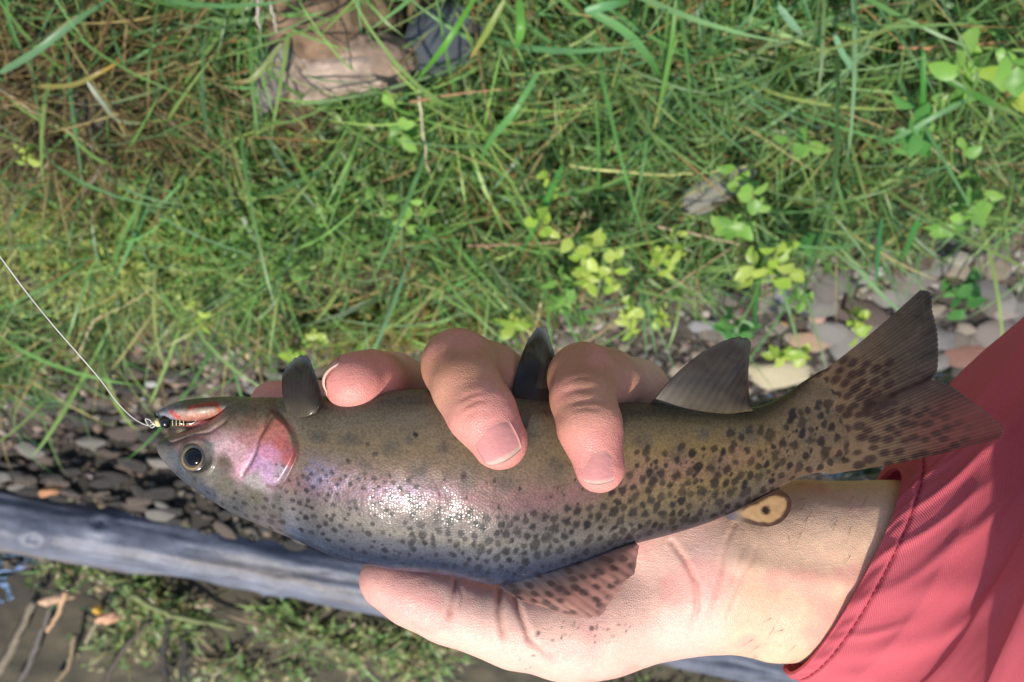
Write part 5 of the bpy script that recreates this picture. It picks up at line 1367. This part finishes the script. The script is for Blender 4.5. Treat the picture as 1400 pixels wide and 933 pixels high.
wr += 0.9 * fbm(np.stack([U2 / 26, V2 / 20, 0 * U2], -1), 3, 5) + 0.25 * fbm(np.stack([U2 / 7, V2 / 7, 0 * U2], -1), 2, 8)
seam_u = 5.2
wr += -0.6 * np.exp(-((U2 - seam_u) / 0.5) ** 2) + 0.2 * sstep(seam_u, seam_u - 1, U2) + 0.25 * np.exp(-((U2 - seam_u + 2) / 1.6) ** 2) * np.sin(V2 * 0.9 + 2 * fbm(np.stack([V2 / 9, 0 * V2, 0 * V2], -1), 2, 3))
so2 = sv + snn * wr[..., None]
si = sv - snn * 1.3
fo1 = grid_faces(NS, NK, True); m_ = NS * NK
jj = np.arange(NK); j2 = (jj + 1) % NK
rim = np.stack([jj, jj + m_, j2 + m_, j2], -1); rim2 = np.stack([jj, j2, j2 + m_, jj + m_], -1) + (NS - 1) * NK
nzs = fbm(np.stack([U2 / 16, V2 / 16, 0 * U2], -1), 4, 14)[..., None]
scol = lin(214, 98, 106) * (1 + 0.10 * nzs); worn = np.exp(-((U2 - 0.4) / 0.9) ** 2)[..., None] * 0.35 * (1 + nzs); scol = scol * (1 - worn) + worn * lin(220, 104, 116)
gr = np.exp(-((U2 - seam_u) / 0.6) ** 2)[..., None] * 0.35; scol = scol * (1 - gr) + gr * lin(150, 34, 54)
fu = np.stack([U2, V2, 0 * U2], -1).reshape(-1, 3)
M_cloth, ns, ls, b = new_mat('red_twill')
at = attr_col(ns); fv = N(ns, 'ShaderNodeAttribute', attribute_name='fuv')
wv = N(ns, 'ShaderNodeTexWave', Scale=0.85, Distortion=0.8, Detail=2); wv.bands_direction = 'X'; wv.inputs['Detail Scale'].default_value = 2.0
mpp = N(ns, 'ShaderNodeMapping'); mpp.inputs['Rotation'].default_value = (0, 0, rad(-28)); ls.new(fv.outputs['Vector'], mpp.inputs[0]); ls.new(mpp.outputs[0], wv.inputs['Vector'])
nz = N(ns, 'ShaderNodeTexNoise', Scale=1.6, Detail=3); ls.new(fv.outputs['Vector'], nz.inputs['Vector'])
mu = N(ns, 'ShaderNodeMath', operation='MULTIPLY'); ls.new(wv.outputs['Fac'], mu.inputs[0]); ls.new(nz.outputs[0], mu.inputs[1])
mr = N(ns, 'ShaderNodeMapRange'); mr.inputs[1].default_value = 0.1; mr.inputs[2].default_value = 0.6; mr.inputs[3].default_value = 0.78; mr.inputs[4].default_value = 1.16; ls.new(mu.outputs[0], mr.inputs[0])
sc = N(ns, 'ShaderNodeVectorMath', operation='SCALE'); ls.new(at.outputs['Color'], sc.inputs[0]); ls.new(mr.outputs[0], sc.inputs['Scale']); ls.new(sc.outputs[0], b.inputs['Base Color'])
b.inputs['Roughness'].default_value = 0.85; b.inputs['Sheen Weight'].default_value = 0.05; b.inputs['Sheen Roughness'].default_value = 0.4; b.inputs['Specular IOR Level'].default_value = 0.2
bp = N(ns, 'ShaderNodeBump', Strength=0.5, Distance=0.0004); ls.new(mu.outputs[0], bp.inputs['Height']); ls.new(bp.outputs[0], b.inputs['Normal'])
Vs = C2W(np.concatenate([so2.reshape(-1, 3), si.reshape(-1, 3)])) - hand_org
cc = np.clip(scol.reshape(-1, 3), 0.01, 1)
sleeve = obj('sleeve', mesh('sleeve', Vs, np.concatenate([fo1, fo1[:, ::-1] + m_, rim, rim2]), np.concatenate([cc, cc]), extra={'fuv': np.concatenate([fu, fu])}), M_cloth, person)
# a row of stitches along the hem
M_thread = solid_mat('red_thread', 0.8, 0.1, 300, 0.0, col=tuple(lin(150, 36, 52)))
iu = int(np.argmin(np.abs(sl - seam_u))); line = C2W(so2[iu] + snn[iu] * 0.25) - hand_org
Vst, Fst, o_ = [], [], 0
d_ = np.r_[0, np.cumsum(np.linalg.norm(np.diff(np.vstack([line, line[:1]]), axis=0), axis=1))]
cl = np.vstack([line, line[:1]])
for q in np.arange(0, d_[-1] - 0.0022, 0.0026):
    p = np.array([[np.interp(q + t * 0.0018, d_, cl[:, k]) for k in range(3)] for t in (0, 0.5, 1)])
    a, f_ = tube(p, [0.00012, 0.0002, 0.00012], 5, False); Vst.append(a); Fst.append(f_ + o_); o_ += len(a)
hem = obj('hem_stitching', mesh('hem_stitching', np.concatenate(Vst), np.concatenate(Fst)), M_thread, sleeve)
hem['kind'] = 'stuff'
